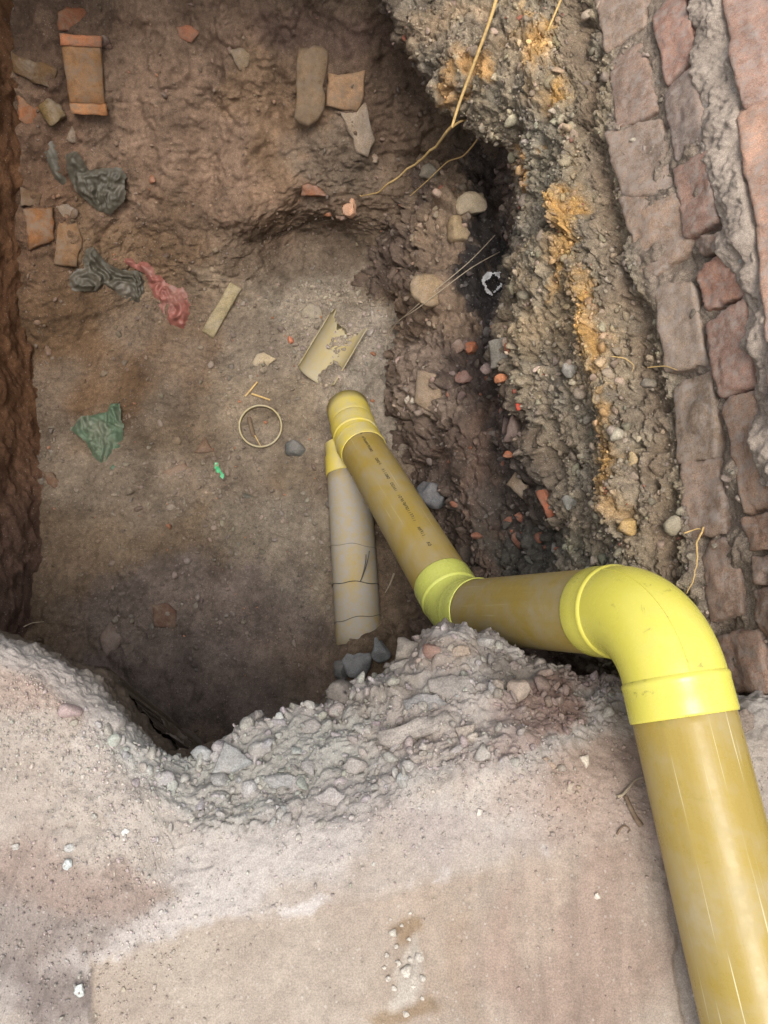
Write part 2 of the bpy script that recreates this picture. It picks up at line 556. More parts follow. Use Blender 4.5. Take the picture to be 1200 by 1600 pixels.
def ground_col(i):
    P, px, py = i['P2'], i['px'], i['py']
    slab, rub = i['slab'][:, None], i['rub'][:, None]
    base = np.tile(lin(184, 173, 162), (len(P), 1))
    wx = (fbm(P, 7, 4, .6, 21) * 40, fbm(P, 7, 4, .6, 22) * 40)
    L = lin
    base = blobs(px, py, [
        (70, 1480, 190, 170, 0, L(154, 143, 136), .85), (40, 1560, 120, 60, 0, L(134, 124, 119), .7), (60, 1100, 150, 60, 20, L(186, 164, 150), .6), (120, 1370, 150, 60, 10, L(168, 148, 136), .6),
        (420, 1330, 240, 75, -5, L(196, 188, 181), .9), (250, 1430, 190, 30, -25, L(204, 196, 190), .7), (560, 1290, 180, 60, -8, L(188, 180, 174), .7),
        (720, 1290, 130, 60, -10, L(178, 166, 158), .7), (960, 1300, 170, 160, 0, L(172, 152, 138), .8), (870, 1210, 150, 60, -10, L(174, 154, 140), .8),
        (820, 1130, 150, 32, -24, L(134, 108, 96), .85), (900, 1085, 60, 30, -20, L(112, 86, 74), .8), (760, 1165, 110, 26, -20, L(146, 116, 106), .7),
    ], base, wx)
    sl = blobs(px, py, [(400, 1520, 260, 140, 0, L(181, 168, 154), 1), (700, 1480, 130, 140, 0, L(176, 160, 144), .9), (900, 1480, 150, 200, 0, L(168, 148, 134), .9),
                        (860, 1420, 40, 140, -8, L(184, 168, 152), .6), (740, 1500, 30, 150, 0, L(170, 150, 132), .5), (620, 1425, 40, 20, 0, L(146, 124, 98), .8), (625, 1560, 44, 24, 0, L(152, 130, 102), .7), (630, 1490, 30, 50, 8, L(200, 192, 180), .8)],
               np.tile(L(180, 166, 152), (len(P), 1)), wx)
    stk = fbm(P * np.array((34.0, 3.0, 3.0)), 1, 4, .6, 26) * sstep(650, 800, px)
    sl = sl * (1 + 0.13 * stk)[:, None]
    C = base * (1 - slab) + sl * slab
    rc = blobs(px, py, [(300, 1220, 150, 70, 10, L(164, 166, 160), .95), (480, 1190, 190, 70, -15, L(152, 152, 145), .95), (600, 1110, 90, 35, -25, L(132, 124, 114), .9), (680, 1040, 110, 40, -10, L(130, 116, 104), .9), (700, 1150, 120, 50, -10, L(165, 152, 142), .7),
                        (860, 1070, 120, 40, 10, L(92, 84, 76), .9), (820, 1130, 140, 30, -22, L(130, 104, 94), .8)], np.tile(L(160, 154, 148), (len(P), 1)), wx)
    rc = rc * 0.92 + C * 0.08 + 0.03
    C = C * (1 - 0.85 * rub) + rc * 0.85 * rub
    wall = sstep(6.15, 6.9, i['tc'])[:, None]
    C = C * (1 - wall) + np.array(L(96, 84, 72)) * wall
    e = (1 - sstep(1, 15, i['edge'] + 6 * fbm(P, 40, 3, .6, 25))) * sstep(-0.35, 0.7, fbm(P, 16, 4, .65, 23)) * (px < 900)
    C += (np.array(L(226, 222, 220)) - C) * (e * 0.55)[:, None]
    pw = sstep(0.15, 0.7, fbm(P, 5, 5, .6, 24)) * (1 - i['slab']) * 0.3
    C += (np.array(L(204, 196, 188)) - C) * pw[:, None]
    return C * KL
ground, GI = sheet('ground', ctrl, (0.0034, 0.003), ground_disp, ground_col, M['ground'], fine=[20, 30, 60, 70, 60, 70, 70, 50, 44, 34, 14], span=(0, -0.93, 0.81))

# pit floor running up into the far bank: stations along X, path along Y and up
FX = [-2.4, -1.75, -1.3, -0.95, -0.6, -0.25, 0.1, 0.5, 1.1]
def path(fl, rise):
    a = [(-0.8, -1.37), (-0.1, -1.36), (0.4, -1.345), (0.9, -1.33), (fl - 0.35, -1.32)]
    return a + [(fl, -1.30)] + rise
RS_L = [(1.70, -1.17), (1.92, -1.00), (2.16, -0.80), (2.42, -0.55), (2.65, -0.20), (2.76, 0.03), (3.4, 0.03)]
RS_M = [(1.86, -1.18), (2.04, -1.00), (2.24, -0.80), (2.46, -0.55), (2.66, -0.20), (2.76, 0.03), (3.4, 0.03)]
RS_R = [(2.00, -1.18), (2.10, -1.00), (2.25, -0.80), (2.44, -0.55), (2.64, -0.20), (2.76, 0.03), (3.4, 0.03)]
ctrl = []
for X in FX:
    p = path(1.45, RS_L) if X < -1.0 else path(1.70, RS_M) if X < -0.5 else path(1.90, RS_R)
    ctrl.append([(X, y, z) for y, z in p])
def pit_disp(i):
    P, px, py, tc = i['P'], i['px'], i['py'], i['tc']
    wall = sstep(4.6, 6.0, tc)
    d = 0.020 * fbm(P, 2.2, 4, 0.5, 101) + 0.006 * fbm(P, 14, 5, 0.55, 102)
    grav = sstep(-0.1, 0.6, fbm(P, 3.0, 3, .5, 104) + 0.5 * np.exp(-((px - 520) ** 2 + (py - 520) ** 2) / 150. ** 2))
    vis = (px > -200) & (px < 900) & (py > -100) & (py < 1300)
    dq = np.stack([fbm(P, 20, 2, .5, 31), fbm(P, 20, 2, .5, 32), fbm(P, 20, 2, .5, 33)], 1) * 0.010
    lump = sstep(-0.25, 0.45, fbm(P, 2.4, 3, .55, 112))
    d += (0.35 + 0.65 * grav) * 0.006 * cobble(P + dq, 70, 114, vis) + lump * (0.014 * cobble(P + dq, 24, 110, vis, 0.2) + 0.020 * cobble(P + dq * 1.5, 9, 116, vis, 0.35))
    d += 0.014 * fbm(P, 6, 4, .55, 108) + 0.0024 * fbm(P, 80, 3, .65, 109)
    rid = fbm(P * np.array((1.0, 0.8, 0.45)), 6, 4, 0.5, 105)
    d += wall * (0.026 * rid + 0.018 * fbm(P, 5.5, 5, .6, 106) + 0.007 * fbm(P, 26, 4, .65, 103) + 0.016 * cobble(P + dq, 10, 118, wall * vis, 0.2) * sstep(-.3, .3, fbm(P, 3, 2, .5, 107)))
    d += dents(px, py, [(500, 385, 90, 55, 5, -0.13), (430, 400, 60, 40, 20, -0.05), (560, 440, 40, 40, 0, -0.05), (390, 330, 120, 30, 5, 0.04), (300, 345, 150, 18, 4, 0.03),
                        (480, 300, 120, 50, 0, 0.04), (250, 150, 60, 120, 0, 0.03), (380, 180, 50, 150, 3, 0.03), (330, 180, 20, 140, 3, -0.03), (430, 170, 18, 150, 3, -0.035),
                        (200, 60, 90, 50, 0, -0.04), (560, 60, 60, 60, 30, -0.04), (90, 250, 60, 130, 0, -0.03), (500, 30, 60, 12, 35, -0.05),
                        (620, 250, 70, 120, 20, -0.04), (250, 580, 90, 40, 5, 0.03), (270, 620, 70, 12, 0, -0.02), (130, 700, 20, 120, 0, -0.02), (300, 980, 200, 60, 0, -0.02),
                        (590, 1040, 75, 45, 0, 0.07), (578, 1004, 46, 24, -25, 0.08), (590, 560, 60, 70, 0, 0.03), (531, 598, 36, 24, 0, 0.065), (180, 480, 140, 40, 0, 0.02)])
    i['grav'], i['wall'] = grav, wall
    return d
def pit_col(i):
    P, px, py, tc = i['P2'], i['px'], i['py'], i['tc']
    L = lin
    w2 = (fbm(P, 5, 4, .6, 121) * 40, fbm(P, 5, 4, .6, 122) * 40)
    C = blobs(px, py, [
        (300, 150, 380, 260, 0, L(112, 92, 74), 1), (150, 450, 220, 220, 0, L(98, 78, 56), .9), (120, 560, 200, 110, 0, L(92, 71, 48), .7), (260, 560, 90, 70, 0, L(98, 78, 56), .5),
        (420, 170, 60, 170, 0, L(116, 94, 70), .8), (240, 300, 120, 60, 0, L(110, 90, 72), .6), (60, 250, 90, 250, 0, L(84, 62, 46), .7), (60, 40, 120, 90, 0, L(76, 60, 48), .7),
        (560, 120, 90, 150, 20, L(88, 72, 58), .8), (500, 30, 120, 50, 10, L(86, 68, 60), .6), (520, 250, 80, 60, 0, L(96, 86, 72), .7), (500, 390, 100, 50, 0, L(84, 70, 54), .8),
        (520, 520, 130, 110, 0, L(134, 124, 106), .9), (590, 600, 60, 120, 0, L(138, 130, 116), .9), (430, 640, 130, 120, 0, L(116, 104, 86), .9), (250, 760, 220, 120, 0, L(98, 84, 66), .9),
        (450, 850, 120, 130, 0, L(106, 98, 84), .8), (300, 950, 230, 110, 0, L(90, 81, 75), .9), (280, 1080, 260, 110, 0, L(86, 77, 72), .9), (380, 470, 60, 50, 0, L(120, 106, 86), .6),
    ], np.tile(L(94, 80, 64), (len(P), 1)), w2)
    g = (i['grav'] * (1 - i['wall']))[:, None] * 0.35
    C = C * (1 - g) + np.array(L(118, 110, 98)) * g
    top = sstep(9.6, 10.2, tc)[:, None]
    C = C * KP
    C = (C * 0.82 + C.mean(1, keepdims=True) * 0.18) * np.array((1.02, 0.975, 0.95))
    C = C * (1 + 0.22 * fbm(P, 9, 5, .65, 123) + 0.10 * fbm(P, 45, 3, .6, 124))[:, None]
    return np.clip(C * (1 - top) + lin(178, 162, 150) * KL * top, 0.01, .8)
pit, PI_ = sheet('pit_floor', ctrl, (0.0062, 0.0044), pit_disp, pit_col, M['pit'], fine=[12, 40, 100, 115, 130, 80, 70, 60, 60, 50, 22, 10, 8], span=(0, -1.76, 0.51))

# left wall of the pit
LY = [-0.8, -0.2, 0.3, 0.7, 1.1, 1.5, 1.9, 2.4, 3.1]
LXB = [-1.24, -1.24, -1.25, -1.27, -1.31, -1.36, -1.30, -1.17, -1.05]
ctrl = [[(xb + 0.10, y, -1.50), (xb, y, -1.32), (xb - 0.05, y, -1.05), (xb - 0.08, y, -0.65), (xb - 0.12, y, -0.25), (xb - 0.17, y, -0.02), (xb - 0.32, y, 0.02), (xb - 1.2, y, 0.03)] for y, xb in zip(LY, LXB)]
def left_disp(i):
    P = i['P']
    return 0.028 * fbm(P, 3.5, 4, .5, 201) + 0.007 * fbm(P, 22, 4, .65, 202) + 0.005 * cobble(P + 0.02 * fbm(P, 15, 2, .5, 204)[:, None], 13, 210, None, 0.35)
def left_col(i):
    P, py = i['P2'], i['py']
    n = (0.5 + 0.5 * fbm(P, 4, 4, .6, 203))[:, None]
    up = sstep(950, 600, py)[:, None]
    a = np.array(lin(84, 60, 42)) * up + np.array(lin(80, 64, 56)) * (1 - up)
    C = (a * (0.7 + 0.6 * n)) * 1.6
    top = sstep(5.2, 5.8, i['tc'])[:, None]
    return C * (1 - top) + lin(178, 162, 150) * KL * top
leftw, LI = sheet('earth_wall', ctrl, (0.008, 0.007), left_disp, left_col, M['bank'], fine=[10, 40, 50, 14, 8, 8, 6])

# right bank below the brick footing: each row is (photograph row, [(column, height)...])
ROWS = [
 (-90, [(470, -1.2), (500, -.85), (555, -.75), (600, -.66), (612, -.42), (855, -.28), (900, -.20), (1000, -.09), (1080, 0.), (1112, .06), (1215, .13), (1330, .16)]),
 (100, [(500, -1.4), (560, -1.1), (600, -.95), (655, -.80), (672, -.50), (870, -.30), (940, -.20), (1025, -.09), (1095, 0.), (1150, .06), (1240, .13), (1330, .16)]),
 (210, [(520, -1.45), (575, -1.2), (630, -1.0), (768, -.88), (775, -.52), (885, -.30), (945, -.20), (1035, -.09), (1103, 0.), (1158, .06), (1250, .13), (1340, .16)]),
 (320, [(540, -1.45), (585, -1.27), (680, -1.0), (800, -.90), (805, -.54), (905, -.30), (965, -.20), (1060, -.09), (1122, 0.), (1170, .06), (1260, .13), (1350, .16)]),
 (420, [(550, -1.45), (590, -1.32), (690, -1.0), (795, -.90), (800, -.55), (920, -.30), (985, -.20), (1082, -.09), (1147, 0.), (1190, .06), (1270, .13), (1360, .16)]),
 (520, [(560, -1.45), (606, -1.32), (690, -1.0), (780, -.90), (790, -.55), (945, -.30), (1015, -.20), (1098, -.09), (1180, 0.), (1205, .06), (1290, .13), (1370, .16)]),
 (620, [(570, -1.45), (628, -1.32), (700, -1.0), (790, -.88), (825, -.55), (962, -.30), (1048, -.20), (1120, -.09), (1190, 0.), (1215, .06), (1310, .13), (1380, .16)]),
 (720, [(580, -1.45), (640, -1.32), (710, -1.05), (800, -.90), (865, -.55), (978, -.30), (1060, -.20), (1135, -.09), (1200, 0.), (1228, .06), (1320, .13), (1390, .16)]),
 (820, [(580, -1.45), (640, -1.32), (720, -1.05), (800, -.90), (878, -.55), (990, -.30), (1066, -.20), (1145, -.09), (1215, 0.), (1240, .06), (1330, .13), (1400, .16)]),
 (930, [(580, -1.45), (645, -1.32), (730, -1.05), (815, -.90), (905, -.55), (1015, -.30), (1087, -.20), (1157, -.09), (1225, 0.), (1250, .06), (1340, .13), (1410, .16)]),
 (1050, [(590, -1.45), (650, -1.32), (745, -1.05), (840, -.90), (935, -.55), (1050, -.30), (1112, -.20), (1172, -.09), (1236, 0.), (1262, .06), (1350, .13), (1420, .16)]),
]
ctrl = []
for py, row in ROWS:
    r = [at_z(px, py, z) for px, z in row]
    e = r[-1].copy()
    r.append(e + np.array((0.8, 0, 0.0)))
    ctrl.append(r)
last = ctrl[-1]
for dy in (0.25, 0.8, 2.2):
    ctrl.append([p + np.array((0.02, -dy, 0)) for p in last])
ctrl.insert(0, [p + np.array((0.05, 0.6, 0)) for p in ctrl[0]])
def bank_disp(i):
    P, px, py, tc = i['P'], i['px'], i['py'], i['tc']
    earth = 1 - sstep(5.9, 6.4, tc)
    low = 1 - sstep(3.6, 4.4, tc)
    grit = sstep(3.7, 4.3, tc) * earth
    dq = np.stack([fbm(P, 18, 3, .5, 331), fbm(P, 18, 3, .5, 332), fbm(P, 18, 3, .5, 333)], 1) * 0.014
    d = 0.030 * fbm(P, 3.2, 4, .5, 301) + 0.011 * fbm(P, 20, 5, .6, 302) + 0.002 * fbm(P, 110, 2, .6, 306)
    lay = np.array((1.0, 0.62, 1.0))
    big = cobble((P + dq * 1.6) * lay, 11, 310, None, 0.14)
    mid = cobble((P + dq) * lay, 30, 314, None, 0.14)
    fine = cobble(P + dq * .3, 80, 318)
    d += low * (0.065 * big + 0.024 * mid + 0.005 * fine)
    d += grit * (0.036 * big + 0.020 * mid + 0.014 * fine)
    id2 = mid
    d += 0.012 * fbm(P * np.array((1, 0.35, 1)), 14, 3, .5, 303) * grit
    mort = sstep(6.0, 6.5, tc)
    d = d * (1 - 0.72 * mort) + mort * (0.013 * fbm(P, 13, 5, .6, 304) + 0.004 * fine - 0.006)
    d += 0.045 * np.exp(-((tc - 5.0) / 0.30) ** 2) * (1 + 0.7 * fbm(P, 9, 3, .5, 305))       # the ochre seam stands proud
    d += (0.012 * cobble(P + dq, 26, 340) + 0.008 * fbm(P, 40, 3, .6, 341)) * np.exp(-((tc - 5.7) / 0.35) ** 2)
    d -= 0.03 * np.exp(-((tc - 5.75) / 0.22) ** 2)                                          # furrow under the bricks
    d += dents(px, py, [(720, 330, 50, 60, 0, 0.06), (690, 460, 45, 50, 0, 0.06), (660, 610, 40, 70, 10, 0.07), (765, 420, 35, 120, 0, -0.07), (770, 250, 30, 60, 20, -0.05),
                        (735, 700, 25, 150, -8, 0.05), (690, 730, 30, 60, 0, -0.07), (690, 860, 40, 80, 0, -0.08), (800, 840, 70, 50, 0, -0.06), (850, 500, 50, 120, 5, 0.02), (610, 480, 10, 120, 5, -0.06), (600, 180, 60, 100, 30, -0.04)])
    i['grit'], i['low'], i['mort'], i['id2'] = grit, low, mort, id2
    return d
def bank_col(i):
    P, px, py, tc = i['P2'], i['px'], i['py'], i['tc']
    L = lin
    w2 = (fbm(P, 8, 4, .6, 321) * 34, fbm(P, 8, 4, .6, 322) * 34)
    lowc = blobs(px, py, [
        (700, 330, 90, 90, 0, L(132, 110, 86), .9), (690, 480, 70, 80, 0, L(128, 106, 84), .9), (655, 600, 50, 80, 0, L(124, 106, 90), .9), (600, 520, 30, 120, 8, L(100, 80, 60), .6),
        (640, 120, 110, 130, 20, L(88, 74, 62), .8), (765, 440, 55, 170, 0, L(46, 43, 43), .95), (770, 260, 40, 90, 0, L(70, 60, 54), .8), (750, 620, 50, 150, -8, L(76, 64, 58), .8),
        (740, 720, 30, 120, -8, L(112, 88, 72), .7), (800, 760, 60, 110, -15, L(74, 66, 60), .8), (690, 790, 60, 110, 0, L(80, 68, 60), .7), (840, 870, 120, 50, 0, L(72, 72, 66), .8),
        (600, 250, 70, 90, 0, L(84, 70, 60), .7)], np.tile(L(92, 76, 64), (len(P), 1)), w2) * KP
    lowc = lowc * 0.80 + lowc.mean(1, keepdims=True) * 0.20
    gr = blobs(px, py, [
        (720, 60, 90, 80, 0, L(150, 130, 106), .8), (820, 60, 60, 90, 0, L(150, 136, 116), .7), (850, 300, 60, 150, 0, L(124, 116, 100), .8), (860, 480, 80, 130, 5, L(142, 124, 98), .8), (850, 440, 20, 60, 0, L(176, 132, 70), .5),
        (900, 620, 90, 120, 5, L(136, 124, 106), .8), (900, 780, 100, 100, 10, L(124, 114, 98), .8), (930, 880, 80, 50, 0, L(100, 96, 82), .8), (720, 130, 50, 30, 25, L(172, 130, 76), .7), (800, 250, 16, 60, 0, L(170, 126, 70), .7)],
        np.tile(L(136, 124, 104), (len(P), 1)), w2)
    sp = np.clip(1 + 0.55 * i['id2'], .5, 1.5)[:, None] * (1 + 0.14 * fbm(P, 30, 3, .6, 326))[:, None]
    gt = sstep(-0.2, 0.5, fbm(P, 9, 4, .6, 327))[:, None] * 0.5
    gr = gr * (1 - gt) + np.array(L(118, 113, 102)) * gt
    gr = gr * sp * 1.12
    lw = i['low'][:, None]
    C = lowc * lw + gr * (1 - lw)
    tcw = tc + 0.13 * fbm(P, 10, 4, .6, 323)
    och = np.exp(-((tcw - 4.98) / 0.20) ** 2) * sstep(-0.8, 0.1, fbm(P, 7, 4, .6, 324)) * sstep(880, 700, py)
    C += (lin(204, 158, 90) * 0.9 * (1 + 0.25 * fbm(P, 25, 3, .6, 329))[:, None] - C) * (och * 0.8)[:, None]
    bro = np.exp(-((tcw - 5.6) / 0.28) ** 2) * 0.7
    C += (lin(126, 108, 90) * (1 + 0.3 * fbm(P, 20, 4, .6, 328))[:, None] - C) * bro[:, None]
    mort = sstep(6.0, 6.4, tcw)[:, None]
    mc = np.tile(lin(160, 145, 129), (len(P), 1))
    mc = mc + (lin(184, 174, 162) - mc) * sstep(7.7, 8.1, tc)[:, None]
    mc = mc * (1 + 0.25 * fbm(P, 16, 4, .6, 325))[:, None]
    C = C * (1 - mort) + mc * KL * mort
    return np.clip(C, 0.01, 0.9)
bank, BI = sheet('earth_bank', ctrl, (0.0050, 0.0042), bank_disp, bank_col, M['bank'], keys=('all', 'bankbase'), fine=[10, 80, 60, 70, 90, 60, 44, 36, 30, 24, 10, 8], span=(1, 0.0, 3.6))

# ground running on beyond the dig, out of the picture
V, Fq = [], []
def quad(x0, y0, x1, y1, z):
    k = len(V)
    V.extend([(x0, y0, z), (x1, y0, z), (x1, y1, z), (x0, y1, z)])
    Fq.append((k, k + 1, k + 2, k + 3))
quad(-40, -40, 40, -2.5, 0.012); quad(-40, 3.1, 40, 40, 0.012); quad(-40, -2.5, -2.2, 3.1, 0.012); quad(1.5, -2.5, 40, 3.1, 0.012)
o = link('surrounding_ground', mesh_np('surrounding_ground', V, Fq, np.tile(lin(180, 165, 155) * KL, (len(V), 1))), M['ground'])
o['kind'] = 'structure'
# ------------------------------------------------------------------ pipes
def frame_z(d):
    return Vector(d).normalized().to_track_quat('Z', 'Y').to_matrix().to_4x4()
def lathe_mesh(name, prof, seg=72, closed=False):
    """profile [(r, z)...] turned round Z"""
    n = len(prof)
    a = np.linspace(0, 2 * np.pi, seg, endpoint=False)
    pr = np.array(prof)
    V = np.stack([pr[:, 0][:, None] * np.cos(a), pr[:, 0][:, None] * np.sin(a), np.repeat(pr[:, 1][:, None], seg, 1)], -1).reshape(-1, 3)
    Fq = []
    m = n if closed else n - 1
    for i in range(m):
        j = (i + 1) % n
        for k in range(seg):
            l = (k + 1) % seg
            Fq.append((i * seg + k, i * seg + l, j * seg + l, j * seg + k))
    return mesh_np(name, V, Fq)
def place_z(o, p, d, parent_loc):
    mt = frame_z(d)
    mt.translation = Vector(p) - Vector(parent_loc)
    o.matrix_local = mt
RP = 0.08
def pipe_section(parent, p, q, mat, name='pipe_section', r=RP, th=0.005):
    p, q = Vector(p), Vector(q)
    L = (q - p).length
    N = max(2, int(L / 0.04))
    prof = [(r, L * k / N) for k in range(N + 1)] + [(r - th, L - k * L / N) for k in range(N + 1)]
    o = link(name, lathe_mesh(name, prof, 80, True), mat, parent, True)
    place_z(o, p, q - p, parent.location)
    return o
def sweep(name, C, T, rads, ref, seg=72):
    """tube round centre points C with tangents T and one radius each"""
    V = []
    for c, t, r in zip(C, T, rads):
        t = Vector(t).normalized()
        x = ref.cross(t)
        x.normalize()
        y = t.cross(x)
        for k in range(seg):
            a = 2 * math.pi * k / seg
            V.append(Vector(c) + x * (math.cos(a) * r) + y * (math.sin(a) * r))
    Fq = []
    for i in range(len(C) - 1):
        for k in range(seg):
            l = (k + 1) % seg
            Fq.append((i * seg + k, i * seg + l, (i + 1) * seg + l, (i + 1) * seg + k))
    return mesh_np(name, [tuple(v) for v in V], Fq)
def elbow(parent, K, d1, d2, bend_r, mat, sock=0.062, rs=0.0838, rb=0.0815, seam=True, name='elbow'):
    """bend at corner K: arrives along d1, leaves along d2; sockets on both ends, a rib where each begins"""
    d1, d2 = Vector(d1).normalized(), Vector(d2).normalized()
    ang = d1.angle(d2)
    n = d1.cross(d2).normalized()
    tl = bend_r * math.tan(ang / 2)
    K = Vector(K)
    A, B = K - d1 * tl, K + d2 * tl
    inward = n.cross(d1).normalized()
    cen = A + inward * bend_r
    loc = Vector(parent.location)
    C, T, rr = [], [], []
    NB = 40
    for k in range(NB + 1):
        th = ang * k / NB
        off = Matrix.Rotation(th, 3, n) @ (A - cen)
        C.append(cen + off)
        T.append(Matrix.Rotation(th, 3, n) @ d1)
        rr.append(rb)
    body = link(name, sweep(name, [c - loc for c in C], T, rr, n), mat, parent, True)
    ends = []
    for P, d in ((A, -d1), (B, d2)):
        # socket outside, rim lip, inside wall
        prof = [(rb - 0.002, -0.004), (rb + 0.0015, 0.000), (rs + 0.0006, 0.003), (rs + 0.0011, 0.0055), (rs + 0.0003, 0.009), (rs, 0.012), (rs, sock * 0.5), (rs, sock - 0.004), (rs - 0.0012, sock), (RP + 0.0008, sock), (RP + 0.0008, sock - 0.03)]
        s = link('socket', lathe_mesh('socket', prof, 96), mat, body, True)
        place_z(s, P, d, loc)
        ends.append(P + d * sock)
    if seam:
        # mould line along the outside of the bend
        Cs = [c + (c - cen).normalized() * (rb - 0.0012) + n * 0.030 for c in C]
        Cs = [c + ((c - k).normalized() * rb - (c - k)) for c, k in zip(Cs, C)]
        sm = link('mould_seam', sweep('mould_seam', [c - loc for c in Cs], T, [0.0009] * len(Cs), n, 8), mat, body, True)
    return body, ends

M['pipe'] = pipe_material('ochre_pipe', (0.335, 0.24, 0.055), dust=0.42, scuff=0.25, spec=0.35, scratch=0.75, rough=0.24, dustlow=0.57)
M['pipe_dusty'] = pipe_material('ochre_pipe_dusty', (0.32, 0.225, 0.05), dust=0.6, scuff=0.3, scratch=0.35, rough=0.4, dustlow=0.50, dustcol=(0.31, 0.27, 0.20))
M['pipe_dustier'] = pipe_material('ochre_pipe_caked', (0.36, 0.25, 0.05), dust=0.97, scratch=0.0, rough=0.6, dustlow=0.37, dustcol=(0.31, 0.285, 0.25))
M['yellow'] = pipe_material('lemon_fitting', (0.63, 0.565, 0.09), dust=0.18, scuff=0.65, scratch=0.0, rough=0.22, dustlow=0.60, streak=0.05)
M['lime'] = pipe_material('lime_fitting', (0.54, 0.56, 0.12), dust=0.2, scuff=0.35, scratch=0.0, rough=0.22, dustlow=0.60, streak=0.05)
M['yellow_dusty'] = pipe_material('lemon_fitting_dusty', (0.62, 0.49, 0.07), dust=0.85, scuff=0.3, scratch=0.0, rough=0.5, dustlow=0.52, streak=0.05, dustcol=(0.46, 0.41, 0.30))
M['ink'] = plain('black_ink', (0.02, 0.02, 0.018), 0.6)

V3 = lambda *a: Vector(a)
K1 = V3(0.452, 0.236, 0.082)
LP0 = V3(0.56, -0.56, 0.080)                    # foreground pipe, on the ledge, running out of the picture
dA = (K1 - LP0).normalized()
E2 = Vector(at_d(718, 955, 2.02))
E3 = Vector(at_d(558, 688, 2.78))
dB = (E2 - K1).normalized()
dC = (E3 - E2).normalized()
run = empty('drain_pipe_run', (0.55, -0.5, 0.0))
tag(run, 'ochre plastic drain pipe with bright yellow elbow bending down into the pit', 'pipe')
_, e1 = elbow(run, K1, dA, dB, 0.135, M['yellow'])
pipe_section(run, LP0 - dA * 1.2, e1[0] + dA * 0.03, M['pipe'])
_, e2 = elbow(run, E2, dB, dC, 0.15, M['lime'], sock=0.070, seam=False)
pipe_section(run, e1[1] - dB * 0.03, e2[0] + dB * 0.03, M['pipe_dusty'])
dD = (Vector(at_d(534, 606, 3.04)) - E3).normalized()
_, e3 = elbow(run, E3, dC, dD, 0.20, M['yellow_dusty'], sock=0.075, seam=False)
diag = pipe_section(run, e2[1] - dC * 0.03, e3[0] + dC * 0.03, M['pipe_dusty'])
pipe_section(run, e3[1] - dD * 0.03, e3[1] + dD * 0.12, M['yellow_dusty'])

FP0 = Vector(at_z(560, 985, -1.325))
FP1 = Vector(at_z(545, 738, -1.30))
dF = (FP1 - FP0).normalized()
fl = empty('floor_pipe', FP0 - Vector((0, 0, 0.08)))
tag(fl, 'dusty grey caked ochre pipe lying half buried on the pit floor', 'pipe')
pipe_section(fl, FP0 - dF * 0.05, FP1, M['pipe_dustier'])
prof = [(0.0805, 0.0), (0.0838, 0.0005), (0.0845, 0.004), (0.0845, 0.07), (0.081, 0.075), (0.081, 0.12)]
s = link('socket', lathe_mesh('socket', prof, 80), M['yellow_dusty'], fl, True)
place_z(s, FP1 - dF * 0.01, dF, fl.location)
